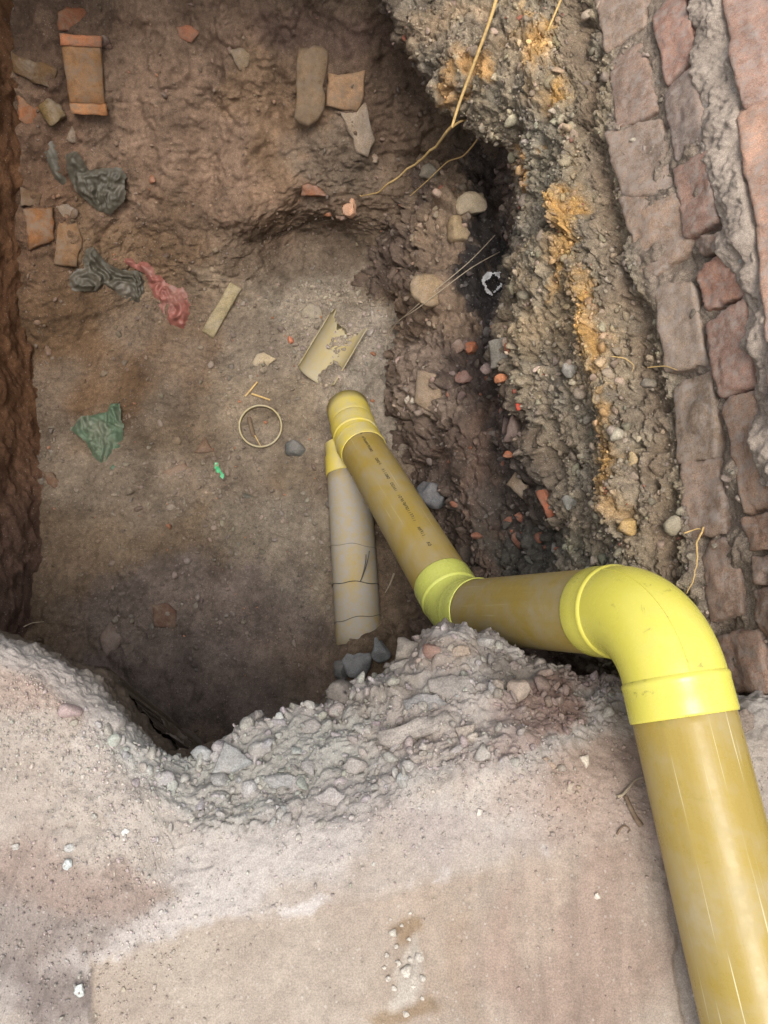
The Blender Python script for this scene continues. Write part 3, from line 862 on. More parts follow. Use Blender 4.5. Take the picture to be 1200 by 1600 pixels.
# ------------------------------------------------------------------ brick footing wall
def ico(sub):
    bm = bmesh.new()
    bmesh.ops.create_icosphere(bm, subdivisions=sub, radius=1.0)
    V = np.array([v.co[:] for v in bm.verts])
    Fq = np.array([[v.index for v in f.verts] for f in bm.faces])
    bm.free()
    return V, Fq
ICO = {s: ico(s) for s in (1, 2, 3, 4)}
def quad_block(name, quad, proud, depth, colour, parent, seed, key='bankbase', mat=None, n=11, grow=1.1):
    """a worn brick whose front face covers the surveyed quad (tl, tr, br, bl) on the bank"""
    r = np.random.default_rng(seed)
    C = [hit(x, y, key, 1) for x, y in quad]
    P = np.array([c[0] for c in C])
    cen = P.mean(0)
    nn = np.cross(P[2] - P[0], P[1] - P[3])
    nn /= np.linalg.norm(nn)
    if nn @ (CAM - cen) < 0:
        nn = -nn
    Q = []
    for (x, y) in quad:                                   # onto one plane
        rr = ray(x, y)
        t = ((cen - CAM) @ nn) / (rr @ nn)
        Q.append(CAM + rr * t)
    Q = np.array(Q)
    Q = Q.mean(0) + (Q - Q.mean(0)) * grow
    g = np.linspace(-1, 1, n)
    me = bmesh.new()
    bmesh.ops.create_grid(me, x_segments=1, y_segments=1, size=1)
    me.free()
    # subdivided cube
    faces, verts, idx = [], [], {}
    def vid(i, j, k):
        key_ = (i, j, k)
        if key_ not in idx:
            idx[key_] = len(verts)
            verts.append((g[i], g[j], g[k]))
        return idx[key_]
    m = n - 1
    for a in range(m):
        for b in range(m):
            faces.append((vid(a, b, m), vid(a + 1, b, m), vid(a + 1, b + 1, m), vid(a, b + 1, m)))
            faces.append((vid(a, 0, b), vid(a + 1, 0, b), vid(a + 1, 0, b + 1), vid(a, 0, b + 1)))
            faces.append((vid(a + 1, m, b), vid(a, m, b), vid(a, m, b + 1), vid(a + 1, m, b + 1)))
            faces.append((vid(0, a + 1, b), vid(0, a, b), vid(0, a, b + 1), vid(0, a + 1, b + 1)))
            faces.append((vid(m, a, b), vid(m, a + 1, b), vid(m, a + 1, b + 1), vid(m, a, b + 1)))
    U = np.array(verts)
    p = 20.0                                              # rounded edges: superellipsoid
    rad = (np.abs(U) ** p).sum(1) ** (1 / p)
    U2 = U / rad[:, None]
    u, v, wz = (U2[:, 0] + 1) / 2, (U2[:, 1] + 1) / 2, U2[:, 2]
    wx = lambda a, b, c, d: (a[None] * ((1 - u) * (1 - v))[:, None] + b[None] * (u * (1 - v))[:, None] + c[None] * (u * v)[:, None] + d[None] * ((1 - u) * v)[:, None])
    B = wx(Q[0], Q[1], Q[2], Q[3])
    X = B + nn[None] * ((wz - 1) / 2 * depth + proud)[:, None]
    off = fbm(X, 16, 4, .6, seed) * 0.006 + fbm(X, 60, 4, .65, seed + 5) * 0.0026
    dirv = X - (cen - nn * depth * .4)
    dirv /= np.linalg.norm(dirv, axis=1, keepdims=True)
    X = X + dirv * off[:, None]
    # knocked corners
    for _ in range(2):
        c = Q[r.integers(0, 4)] + nn * proud
        dd = np.linalg.norm(X - c, axis=1)
        X = X - nn[None] * (np.clip(1 - dd / 0.035, 0, 1) * 0.016 * r.random())[:, None]
    col = np.tile(np.asarray(colour), (len(X), 1)) * (1 + 0.22 * fbm(X, 11, 4, .6, seed + 9))[:, None]
    X = X - np.array(parent.location)
    o = link(name, mesh_np(name, X, faces, np.clip(col, 0.02, .8)), mat or M['brick'], parent, True)
    return o
WP = at_z(1120, 500, -0.1)
wall = empty('brick_footing_wall', tuple(WP))
tag(wall, 'worn red brick footing wall bedded in grey mortar along the right side of the pit', 'wall')
BR = [  # front face corners in survey pixels, colour
 ([(1022, 22), (1070, -14), (1092, 84), (1043, 132)], (168, 120, 106)), ([(1041, 143), (1087, 106), (1104, 216), (1059, 252)], (132, 116, 110)),
 ([(1058, 270), (1112, 240), (1122, 344), (1076, 374)], (158, 116, 102)), ([(1090, 376), (1138, 362), (1133, 392), (1103, 400)], (126, 104, 92)),
 ([(1090, 427), (1142, 394), (1164, 461), (1107, 488)], (164, 108, 88)), ([(1103, 508), (1168, 474), (1182, 602), (1130, 618)], (162, 120, 106)),
 ([(1131, 628), (1184, 613), (1214, 790), (1167, 806)], (158, 124, 102)), ([(1167, 812), (1216, 800), (1222, 856), (1177, 861)], (152, 116, 96)),
 ([(1180, 869), (1225, 862), (1230, 911), (1186, 914)], (142, 116, 104)), ([(1188, 924), (1232, 918), (1240, 1000), (1198, 1006)], (148, 112, 96)),
 ([(930, -25), (1003, -30), (1006, 38), (948, 78)], (152, 128, 110)), ([(955, 97), (1004, 73), (1026, 170), (966, 198)], (150, 120, 104)),
 ([(952, 213), (1032, 192), (1053, 294), (972, 306)], (148, 126, 110)), ([(972, 314), (1060, 308), (1080, 384), (1007, 438)], (150, 122, 100)),
 ([(1030, 457), (1081, 446), (1101, 563), (1042, 573)], (152, 132, 114)), ([(1056, 607), (1111, 584), (1120, 710), (1063, 718)], (150, 128, 106)),
 ([(1068, 726), (1121, 719), (1134, 830), (1074, 834)], (152, 124, 104)), ([(1098, 853), (1149, 845), (1162, 958), (1112, 966)], (148, 118, 100)),
 ([(1122, 998), (1186, 985), (1200, 1076), (1136, 1083)], (144, 108, 92)),
 ([(1126, -30), (1235, -40), (1232, 142), (1164, 168)], (186, 142, 126)), ([(1160, 181), (1240, 156), (1252, 338), (1187, 352)], (198, 150, 126)),
 ([(1190, 362), (1258, 346), (1268, 520), (1204, 532)], (190, 146, 124)), ([(1208, 545), (1276, 534), (1290, 700), (1222, 714)], (196, 138, 114)),
 ([(1226, 730), (1294, 720), (1308, 890), (1240, 902)], (196, 138, 114)),
]
for k, (q, c) in enumerate(BR):
    up = k >= 19
    quad_block('brick', q, (0.007 if k >= 10 else 0.013) if not up else 0.018, 0.095, ((lin(*c) * .5 + lin(152, 132, 114) * .5) if 10 <= k <= 18 else (lin(*c) * .55 + lin(160, 138, 118) * .45)) * 0.95, wall, 900 + k * 13, n=17, grow=1.12 if k >= 10 else 1.05)
# mortar bedding smeared between the lower courses and the clean upper one
rowsM = [(-60, 1086, 1126), (40, 1092, 1134), (110, 1094, 1152), (170, 1100, 1158), (240, 1106, 1160), (310, 1120, 1172), (370, 1134, 1184), (430, 1152, 1194), (500, 1170, 1206), (560, 1182, 1214), (640, 1188, 1224), (760, 1206, 1240)]
ctrl = []
for (y, xa, xb) in rowsM:
    pa, na, _ = hit(xa - 10, y, 'bankbase', 1)
    pm, nm, _ = hit((xa + xb) / 2, y, 'bankbase', 1)
    pb, nb, _ = hit(xb + 8, y, 'bankbase', 1)
    ctrl.append([pa - nm * 0.02, pa * .75 + pm * .25 + nm * 0.011, pm + nm * 0.016, pb * .75 + pm * .25 + nm * 0.011, pb - nm * 0.02])
def mort_disp(i):
    P = i['P']
    k = np.sin(np.clip(i['tc'] / 4, 0, 1) * np.pi)
    wob = np.array((1.0, 0, 0))[None] * (0.012 * fbm(P, 14, 4, .65, 701))[:, None]
    return i['N'] * (k * (0.0025 * fbm(P, 110, 3, .7, 700) + 0.005 * fbm(P, 16, 4, .6, 702) - 0.002))[:, None] + wob
mb, _ = sheet('mortar_bed', ctrl, (0.0035, 0.0035), mort_disp, lambda i: np.tile(lin(174, 160, 146) * 0.80, (len(i['P']), 1)) * (1 + 0.2 * fbm(i['P'], 20, 4, .6, 703))[:, None], M['mortar'], kinds=None)
mb.parent = wall
mb.location = -Vector(WP)

# ------------------------------------------------------------------ loose stones and grit: countless small ones are one mass per surface
def rock_shape(sub, r, cuts=9, lo=0.42, hi=0.85):
    V, Fq = ICO[sub]
    V = V.copy()
    for _ in range(cuts):
        n = r.normal(size=3)
        n /= np.linalg.norm(n)
        c = r.uniform(lo, hi)
        s = V @ n
        V = V - n[None] * np.maximum(s - c, 0)[:, None]
    return V, Fq
SHAPES = {s: [rock_shape(s, np.random.default_rng(50 + k), 7 if s == 1 else 18) for k in range(8)] for s in (1, 2)}
def scatter(name, label, cat, info, count, wfn, smin, smax, power, colmul, mat, seed, sub_over=0.006, embed=0.25, tint=None):
    r = np.random.default_rng(seed)
    ok = (info['px'] > -60) & (info['px'] < 1260) & (info['py'] > -60) & (info['py'] < 1660)
    wts = wfn(info) * ok
    wts = np.maximum(wts, 0)
    idx = r.choice(len(wts), size=count, p=wts / wts.sum())
    u = r.random(count)
    s = smin * (1 - u * (1 - (smin / smax) ** power)) ** (-1 / power)
    Vs, Fs, Cs, base = [], [], [], 0
    for sub in (1, 2):
        selb = (s < sub_over) if sub == 1 else (s >= sub_over)
        for v in range(8):
            sel = np.where(selb & (np.arange(count) % 8 == v))[0]
            if not len(sel):
                continue
            V, Fq = SHAPES[sub][v]
            q = r.normal(size=(len(sel), 4))
            q /= np.linalg.norm(q, axis=1, keepdims=True)
            w_, x, y, z = q.T
            Rm = np.stack([1 - 2 * (y * y + z * z), 2 * (x * y - z * w_), 2 * (x * z + y * w_), 2 * (x * y + z * w_), 1 - 2 * (x * x + z * z), 2 * (y * z - x * w_),
                           2 * (x * z - y * w_), 2 * (y * z + x * w_), 1 - 2 * (x * x + y * y)], 1).reshape(-1, 3, 3)
            an = np.stack([r.uniform(.7, 1.3, len(sel)), r.uniform(.6, 1.1, len(sel)), r.uniform(.4, .9, len(sel))], 1)
            W = np.einsum('nij,nvj->nvi', Rm, V[None] * an[:, None]) * s[sel][:, None, None]
            c = info['P'][idx[sel]] + info['N'][idx[sel]] * (s[sel] * (0.45 - embed))[:, None] + r.normal(size=(len(sel), 3)) * 0.0015
            W = W + c[:, None]
            Vs.append(W.reshape(-1, 3))
            Fs.append((Fq[None] + base + np.arange(len(sel))[:, None, None] * len(V)).reshape(-1, 3))
            col = info['C'][idx[sel]] * r.uniform(colmul[0], colmul[1], (len(sel), 1)) * r.uniform(.94, 1.06, (len(sel), 3))
            if tint is not None:
                m_ = (r.random(len(sel)) < tint[1])[:, None]
                col = np.where(m_, np.asarray(tint[0])[None] * r.uniform(.7, 1.2, (len(sel), 1)), col)
            Cs.append(np.repeat(col, len(V), 0))
            base += len(sel) * len(V)
    o = link(name, mesh_np(name, np.concatenate(Vs), np.concatenate(Fs), np.clip(np.concatenate(Cs), .015, .85)), mat)
    tag(o, label, cat, kind='stuff')
    return o
def g2(px, py, x, y, r):
    return np.exp(-((px - x) ** 2 + (py - y) ** 2) / (r * r))
_rd = {}
def w_rub(i):
    return inpoly(i['px'], i['py'], RUB) * (i['tc'] < 6.6) + 0.12 * (polydist(i['px'], i['py'], RUB + RUB[:1]) < 40) * (i['tc'] < 6.5)
scatter('rubble', 'grey crumbled stone rubble heaped along the broken ledge rim', 'rubble', GI, 1100, w_rub, 0.003, 0.018, 1.6, (0.85, 1.2), M['stone'], 31, 0.005, 0.40)
def w_grd(i):
    px, py = i['px'], i['py']
    slab = inpoly(px, py, SLAB)
    return (0.05 + 0.10 * (1 - slab) + 1.6 * g2(px, py, 60, 1500, 150) + 0.35 * g2(px, py, 100, 1250, 200) + 0.3 * g2(px, py, 850, 1230, 110) + 0.2 * g2(px, py, 60, 1120, 120) + 0.25 * g2(px, py, 620, 1200, 160)) * (i['tc'] < 5.4)
scatter('ground_grit', 'fine pale grit strewn over the dusty foreground ledge', 'grit', GI, 9000, w_grd, 0.0012, 0.006, 2.3, (0.95, 1.5), M['stone'], 32, 0.004, 0.2)
def w_pit(i):
    px, py = i['px'], i['py']
    return 0.12 + 0.9 * g2(px, py, 520, 520, 110) + 0.8 * g2(px, py, 600, 600, 60) + 0.5 * g2(px, py, 450, 850, 130) + 0.4 * g2(px, py, 300, 800, 160) + 0.25 * g2(px, py, 350, 1000, 220) + 0.4 * g2(px, py, 430, 700, 110) + 0.25 * g2(px, py, 120, 330, 110)
scatter('pit_gravel', 'small gravel and crumbs scattered over the pit floor and far bank', 'gravel', PI_, 19000, w_pit, 0.0020, 0.024, 1.95, (0.7, 1.5), M['stone'], 33, 0.010, 0.32, tint=(lin(150, 100, 72), 0.02))
def w_bank(i):
    tc, px, py = i['tc'], i['px'], i['py']
    return 0.25 * (tc < 4) + 1.0 * ((tc > 4.05) & (tc < 5.3)) + 0.3 * ((tc >= 5.3) & (tc < 6.4)) + 0.05 * (tc > 6.4)
scatter('bank_gravel', 'coarse gravel bedded in the grey and ochre layers of the right bank', 'gravel', BI, 9000, w_bank, 0.0030, 0.026, 1.75, (0.6, 1.5), M['stone'], 34, 0.009, 0.32, tint=(lin(150, 92, 70), 0.012))
def w_low(i):
    tc, px, py = i['tc'], i['px'], i['py']
    return ((tc > 1.2) & (tc < 3.9)) * (0.25 + g2(px, py, 770, 640, 90) + g2(px, py, 700, 330, 80) + 0.8 * g2(px, py, 660, 560, 70) + 0.7 * g2(px, py, 830, 800, 80))
scatter('bank_rubble', 'broken brick and mortar lumps packed in the dark lower strip of the right bank', 'rubble', BI, 520, w_low, 0.009, 0.034, 1.7, (0.8, 1.7), M['stone'], 35, 0.001, 0.42, tint=(lin(146, 98, 78), 0.14))
scatter('rim_chunks', 'flat pale broken chunks lying in the rubble of the ledge rim', 'rubble', GI, 170, w_rub, 0.010, 0.026, 1.4, (0.95, 1.25), M['stone'], 36, 0.001, 0.35)

# ------------------------------------------------------------------ single things, each laid where it was surveyed
def xyz(px, py, r=1):
    return hit(px, py, 'all', r)
def fit(outline, lean=0.35):
    cx, cy = np.mean([p[0] for p in outline]), np.mean([p[1] for p in outline])
    pts, ns = [], []
    for x, y in list(outline) + [(cx, cy)]:
        p, n, d = xyz(x, y, 2)
        pts.append(p); ns.append(n)
    c = np.median(np.array(pts), axis=0)
    n = np.mean(ns, axis=0)
    n /= np.linalg.norm(n)
    v = CAM - c
    v /= np.linalg.norm(v)
    n = n * (1 - lean) + v * lean
    n /= np.linalg.norm(n)
    d = (c - CAM) @ AX
    return at_d(cx, cy, d), n, d
def on_plane(px, py, c, n):
    r = ray(px, py)
    return CAM + r * (((c - CAM) @ n) / (r @ n))
def slab(name, label, cat, outline, thick, colour, seed=1, lift=0.5, lean=0.35, mat=None, jag=0.06, group=None, parent=None, tilt=None, k=None):
    """a broken flat piece: surveyed outline, real thickness, uneven edges and faces"""
    r = np.random.default_rng(seed)
    c, n, d = fit(outline, lean)
    if tilt is not None:
        n = n + np.asarray(tilt)
        n /= np.linalg.norm(n)
    c = c + n * thick * lift
    P = [on_plane(x, y, c, n) for x, y in outline]
    loop = []
    size = np.mean([np.linalg.norm(p - np.mean(P, axis=0)) for p in P])
    for a, b in zip(P, P[1:] + P[:1]):
        m = max(2, int(np.linalg.norm(b - a) / (size * 0.28)))
        for q in range(m):
            e = a + (b - a) * q / m
            e = e + (r.normal(size=3) * size * jag * (0.35 if q == 0 else 1.0)) * 0.5
            loop.append(e - n * ((e - c) @ n))
    loop = np.array(loop)
    cen = loop.mean(0)
    bev = min(thick * 0.22, size * 0.10)
    rings = []
    for (s, h) in ((0.0, 0.0), (0.45, 0.0), (1.0, 0.0), (None, -bev), (None, -thick * .6), (0.94, -thick)):
        if s is None:
            q = loop.copy()
        else:
            q = cen + (loop - cen) * (s if s < 0.9 else (1 - bev / size if s == 1.0 else s))
        q = q + n * h
        q = q + n * (fbm(q, 3.0 / size, 3, .6, seed) * thick * 0.05)[:, None]
        rings.append(q)
    N = len(loop)
    V = [cen + n * 0.0] + [p for ring in rings[1:] for p in ring]
    V = np.array(V)
    Fq = []
    for j in range(N):
        Fq.append((0, 1 + j, 1 + (j + 1) % N, 1 + (j + 1) % N))
    tri = [(0, 1 + j, 1 + (j + 1) % N) for j in range(N)]
    quads = []
    for q in range(len(rings) - 2):
        for j in range(N):
            a, b = 1 + q * N + j, 1 + q * N + (j + 1) % N
            quads.append((a, a + N, b + N, b))
    T = tri + [(a, b, c2) for a, b, c2, _ in quads] + [(a, c2, d2) for a, _, c2, d2 in quads]
    base = cen - n * thick if parent is None else np.array(parent.location)
    col = np.tile(np.asarray(colour), (len(V), 1)) * (1 + 0.18 * fbm(V, 25, 3, .6, seed + 3))[:, None]
    o = link(name, mesh_np(name, V - base, T, np.clip(col, .012, .85)), mat or M['stone'], parent)
    if parent is None:
        o.location = base
        tag(o, label, cat, group)
    return o, (c, n, d)
def rock(name, label, cat, px, py, w, h, ang, colour, seed, depth=0.7, embed=0.35, group=None, mat=None, sub=3, cuts=16):
    """an angular stone w x h survey pixels across"""
    r = np.random.default_rng(seed)
    p, n, d = xyz(px, py, 2)
    V, Fq = rock_shape(sub, r, cuts, 0.50, 0.86)
    V = V / np.abs(V).max(0)
    k = d / F * 0.5
    a = R(ang)
    ex = np.array((1.0, 0, 0)) * math.cos(a) - UPV * math.sin(a)
    ey = np.array((1.0, 0, 0)) * math.sin(a) + UPV * math.cos(a)
    ez = -AX
    dz = depth * 0.5 * (w + h) * k
    W = V[:, :1] * ex * w * k + V[:, 1:2] * ey * h * k + V[:, 2:] * ez * dz
    W = W + (W / (np.linalg.norm(W, axis=1, keepdims=True) + 1e-9)) * (fbm(W + p, 2.2 / (w * k), 3, .6, seed) * 0.10 * w * k)[:, None]
    c = p + n * dz * (0.5 - embed)
    o = link(name, mesh_np(name, W, Fq, np.tile(np.asarray(colour), (len(W), 1))), mat or M['stone'])
    o.location = c
    tag(o, label, cat, group)
    return o
def strip(name, label, cat, pts, rad, mat, lift=0.004, wob=0.0, seed=0, group=None, depths=None, taper=0.6, seg=7, parent=None):
    """twig, straw, wire or thread along surveyed points"""
    P = []
    for k, (x, y) in enumerate(pts):
        if depths is not None:
            P.append(at_d(x, y, depths[k]))
        else:
            p, n, d = xyz(x, y, 2)
            P.append(p + n * lift)
    P = np.array(P)
    t = np.linspace(0, len(P) - 1, max(8, 6 * len(P)))
    Q = catmull(P, t)
    if wob:
        Q = Q + np.stack([fbm(Q, 25, 3, .6, seed + s) for s in range(3)], 1) * wob
    base = Q[0].copy()
    Q = Q - base
    T = np.gradient(Q, axis=0)
    rr = rad * (1 - taper * np.linspace(0, 1, len(Q)))
    V, Fq = [], []
    for i, (c, tt) in enumerate(zip(Q, T)):
        tt = Vector(tt).normalized()
        x = tt.orthogonal().normalized() if i == 0 else (x - tt * x.dot(tt)).normalized()
        y = tt.cross(x)
        for k in range(seg):
            a = 2 * math.pi * k / seg
            V.append(Vector(c) + x * math.cos(a) * rr[i] + y * math.sin(a) * rr[i])
    for i in range(len(Q) - 1):
        for k in range(seg):
            l = (k + 1) % seg
            Fq.append((i * seg + k, i * seg + l, (i + 1) * seg + l, (i + 1) * seg + k))
    o = link(name, mesh_np(name, [tuple(v) for v in V], Fq), mat, parent, True)
    if parent is None:
        o.location = base
        tag(o, label, cat, group)
    else:
        o.location = Vector(base) - Vector(parent.location)
    return o
def plastic(name, label, cat, outline, amp, mat, seed, fold=30.0, parent=None, dirn=None):
    """a crumpled thin plastic sheet: puffed and creased inside its surveyed outline"""
    xs, ys = [p[0] for p in outline], [p[1] for p in outline]
    c, n, d = fit(outline, 0.2)
    st = 1.6
    gx, gy = np.arange(min(xs) - 4, max(xs) + 4, st), np.arange(min(ys) - 4, max(ys) + 4, st)
    GX, GY = np.meshgrid(gx, gy)
    px, py = GX.ravel(), GY.ravel()
    B = np.stack([on_plane(x, y, c, n) for x, y in zip(px, py)])
    jag = fbm(B, 22, 3, .6, seed) * 2.5
    ins = inpoly(px + jag, py + jag * .6, outline)
    ed = polydist(px, py, list(outline) + [outline[0]])
    ed = np.where(ins, ed, 0)
    fall = np.clip(ed / 9.0, 0, 1)
    dq = B + np.stack([fbm(B, 12, 2, .5, seed + 7), fbm(B, 12, 2, .5, seed + 8), fbm(B, 12, 2, .5, seed + 9)], 1) * 0.045
    if dirn is not None:
        a = R(dirn)
        s = np.array((math.cos(a), math.sin(a), 0))
        dq = dq - np.outer(dq @ s, s) * 0.75
    rr = np.random.default_rng(seed)
    h = 0.6 * vnoise(B, fold * .6, seed + 3) + 0.25 * vnoise(B, fold * 2.2, seed + 5)
    for q in range(7):                                    # straight creases in many directions make flat facets
        dv = rr.normal(size=3)
        dv /= np.linalg.norm(dv)
        fq = fold * rr.uniform(0.35, 1.3)
        ph = (dq @ dv) * fq + rr.random()
        h = h + (0.5 - np.abs(ph - np.floor(ph) - 0.5) * 2) * (0.75 / (1 + q * .22)) * (fold / fq) * 0.55
    Z = amp * (0.10 + fall * (0.35 + 0.42 * h))
    G = B + n[None] * Z[:, None]
    nx, ny = len(gx), len(gy)
    idx = np.arange(nx * ny).reshape(ny, nx)
    cells = np.stack([idx[:-1, :-1], idx[:-1, 1:], idx[1:, 1:], idx[1:, :-1]], -1).reshape(-1, 4)
    cells = cells[ins[cells].all(1)]
    used = np.unique(cells)
    rm = np.full(nx * ny, -1)
    rm[used] = np.arange(len(used))
    base = c if parent is None else np.array(parent.location)
    o = link(name, mesh_np(name, G[used] - base, rm[cells][:, ::-1]), mat, parent, True)
    if parent is None:
        o.location = base
        tag(o, label, cat)
    return o

M['clay'] = stone_material('fired_clay', dust=(0.19, 0.145, 0.105), dustamt=0.85, grain=1.4)
M['straw'] = plain('dry_straw', lin(206, 172, 112) * 0.9, 0.7, 0.3, 0.3, 120)
M['twig'] = plain('dark_twig', lin(110, 92, 74), 0.8, 0.2, 0.4, 120)
M['thread'] = plain('pale_thread', lin(160, 146, 124), 0.7, 0.2, 0.2, 120)
M['wire'] = plain('dark_wire', (0.05, 0.048, 0.04), 0.6, 0.3, 0.3, 200)
M['bag_dark'] = plain('dusty_black_plastic', lin(74, 69, 58), 0.55, 0.4, 0.35, 40)
M['bag_red'] = plain('faded_red_plastic', lin(128, 80, 70), 0.55, 0.4, 0.35, 40)
M['bag_green'] = plain('faded_green_plastic', lin(78, 94, 74), 0.6, 0.35, 0.3, 35)
M['green'] = plain('bright_green_plastic', (0.02, 0.30, 0.10), 0.3, 0.5, 0.15, 60)
M['foil'] = plain('crumpled_white_plastic', lin(190, 188, 186), 0.35, 0.5, 0.25, 60)
M['offcut'] = pipe_material('offcut_pipe', (0.36, 0.28, 0.11), dust=0.8, scratch=0.1, rough=0.5, dustlow=0.46, dustcol=(0.36, 0.32, 0.25))
L = lin
CB = 1.1       # clay pieces down in the pit

# --- left side: tile, brick pieces
tile = empty('clay_tile', tuple(xyz(130, 115)[0]))
tag(tile, 'long orange hollow clay tile standing in the upper left bank', 'tile')
slab('face', None, None, [(95, 66), (158, 70), (166, 166), (109, 163)], 0.05, L(140, 104, 70) * CB * .8, 11, 0.75, 0.5, M['clay'], 0.02, parent=tile)
slab('rim', None, None, [(93, 52), (160, 57), (160, 74), (94, 71)], 0.06, L(170, 112, 78) * CB * .8, 12, 0.98, 0.5, M['clay'], 0.04, parent=tile)
slab('rim', None, None, [(108, 162), (165, 163), (169, 181), (110, 178)], 0.06, L(158, 110, 72) * CB * .8, 13, 0.98, 0.5, M['clay'], 0.04, parent=tile)
PCS = [
 ('tile_fragment', 'red brown broken tile piece just above the long clay tile', [(90, 18), (104, 10), (132, 12), (150, 34), (150, 47), (90, 46)], .035, (122, 78, 54)),
 ('brick_fragment', 'dark brown brick fragment left of the long clay tile', [(17, 82), (90, 108), (83, 143), (20, 112)], .05, (100, 76, 50)),
 ('brick_fragment', 'small orange wedge of brick under the dark brown fragment', [(26, 146), (64, 168), (53, 203), (29, 187)], .04, (140, 92, 62)),
 ('stone_sliver', 'thin pale sliver of stone below the long clay tile', [(117, 182), (119, 223), (112, 224), (103, 217)], .02, (120, 102, 84)),
 ('brick_fragment', 'small grey brown brick bit left of the upper black bag', [(31, 292), (66, 303), (62, 320), (33, 322)], .04, (108, 84, 62)),
 ('brick_fragment', 'square brown brick chunk at the left edge of the bank', [(36, 326), (81, 323), (86, 374), (45, 392)], .06, (128, 88, 56)),
 ('brick_fragment', 'upright tan brick piece beside the square brown chunk', [(92, 345), (120, 347), (129, 374), (120, 418), (84, 412)], .05, (126, 96, 68)),
 ('flat_stone', 'rounded grey stone on top of the upright tan brick piece', [(88, 322), (106, 318), (121, 328), (120, 342), (100, 342)], .03, (122, 106, 90)),
 ('tile_chip', 'small red clay chip low in the upper left bank', [(275, 42), (296, 39), (312, 50), (299, 67), (282, 60)], .02, (158, 104, 78)),
 ('flat_stone', 'flat greyish stone near the top centre of the far bank', [(357, 78), (376, 74), (392, 84), (388, 104), (374, 112)], .03, (136, 116, 92)),
 ('buried_brick', 'long brown brick half buried upright in the far bank', [(467, 74), (490, 70), (513, 78), (507, 172), (482, 199), (460, 187)], .06, (128, 106, 82)),
 ('tile_fragment', 'square tan tile fragment standing out of the far bank', [(513, 114), (540, 116), (571, 109), (569, 151), (558, 176), (510, 165)], .045, (156, 124, 94)),
 ('stone_slab', 'narrow grey stone slab hanging below the square tile fragment', [(533, 175), (553, 176), (572, 160), (587, 220), (575, 247), (558, 240)], .04, (144, 126, 106)),
 ('stone_shard', 'thin flat brown shard on the pit floor right of the green bag', [(253, 737), (289, 723), (296, 731), (266, 747)], .018, (124, 100, 80)),
 ('stone_shard', 'triangular brown shard on the pit floor above the green strip', [(303, 707), (320, 682), (335, 706)], .018, (108, 86, 68)),
 ('brick_fragment', 'dark red square brick lump in the shaded pit floor', [(237, 945), (258, 942), (275, 954), (275, 981), (241, 979)], .04, (96, 72, 60)),
 ('stone_shard', 'pointed grey brown shard lying in the shaded lower pit', [(155, 995), (172, 971), (191, 997), (183, 1018), (165, 1027)], .03, (114, 98, 88)),
 ('stone_shard', 'small flat shard leaning beside the pointed shard in the lower pit', [(188, 1008), (208, 1006), (210, 1014), (196, 1026)], .022, (98, 86, 76)),
 ('brick_fragment', 'slanting dark brick piece at the foot of the left wall', [(65, 737), (82, 738), (100, 763), (92, 768), (74, 756)], .03, (104, 78, 60)),
 ('serrated_chip', 'pale chip with a toothed lower edge beside the pipe offcut', [(394, 566), (401, 554), (412, 550), (432, 561), (424, 566), (418, 572), (414, 567), (409, 574), (405, 568), (400, 574)], .008, (170, 152, 122)),
 ('flat_stone', 'round pale flat stone above the half pipe offcut', [(470, 485), (484, 472), (500, 478), (505, 495), (492, 510), (474, 505)], .02, (148, 136, 116)),
 ('wedge_stone', 'brown grey wedge stone pointing up in the right bank', [(800, 645), (812, 690), (786, 692)], .035, (116, 96, 86)),
 ('wedge_stone', 'flat triangular tan stone low in the right bank above the pipe', [(808, 733), (834, 790), (822, 784), (789, 757)], .03, (134, 116, 96)),
 ('brick_sliver', 'narrow orange red brick sliver low in the right bank', [(836, 768), (849, 764), (866, 804), (857, 812)], .03, (156, 92, 66)),
 ('grey_block', 'rough grey mortar block in the dark hollow of the right bank', [(762, 533), (787, 524), (794, 570), (766, 576)], .05, (122, 116, 104)),
 ('pale_stone', 'big pale angular stone at the foot of the right bank', [(651, 578), (687, 586), (688, 650), (664, 640), (645, 628)], .07, (142, 122, 100)),
 ('stone_slab', 'grey slab of rock tilted on top of the rim rubble', [(667, 1062), (690, 1056), (733, 1055), (746, 1080), (722, 1086), (700, 1095), (671, 1080)], .035, (150, 142, 134)),
 ('stone_slab', 'blue grey slab tucked under the tilted slab on the rim', [(629, 1094), (660, 1083), (683, 1084), (700, 1100), (668, 1112), (637, 1120)], .035, (146, 142, 138)),
 ('stone_slab', 'long pale straight slab lying along the rim rubble', [(587, 1142), (700, 1109), (713, 1126), (690, 1140), (608, 1166), (592, 1160)], .03, (168, 158, 148)),
 ('stone_chip', 'square pale chip below the end of the long rim slab', [(710, 1136), (742, 1131), (738, 1158), (722, 1161)], .02, (178, 164, 150)),
 ('grey_block', 'grey wedge shaped block standing in the rubble at the pit edge', [(350, 1158), (372, 1170), (394, 1190), (362, 1206), (331, 1208)], .04, (166, 166, 162)),
 ('stone_chip', 'thin tan chip lying on the ledge right of the reddish streak', [(848, 1184), (856, 1182), (870, 1198), (864, 1202)], .006, (172, 148, 128)),
 ('stone_chip', 'small white triangular chip on the ledge near the big elbow', [(906, 1182), (920, 1178), (921, 1194), (917, 1200)], .01, (220, 206, 186)),
 ('stone_chip', 'small tan rectangular chip below the white triangular chip', [(888, 1224), (898, 1222), (893, 1242), (884, 1238)], .007, (186, 168, 148)),
 ('flat_stone', 'flat grey stone pressed between the pipe and the brick wall', [(1146, 1114), (1166, 1106), (1179, 1118), (1178, 1136), (1160, 1146), (1148, 1136)], .02, (142, 128, 116)),
]
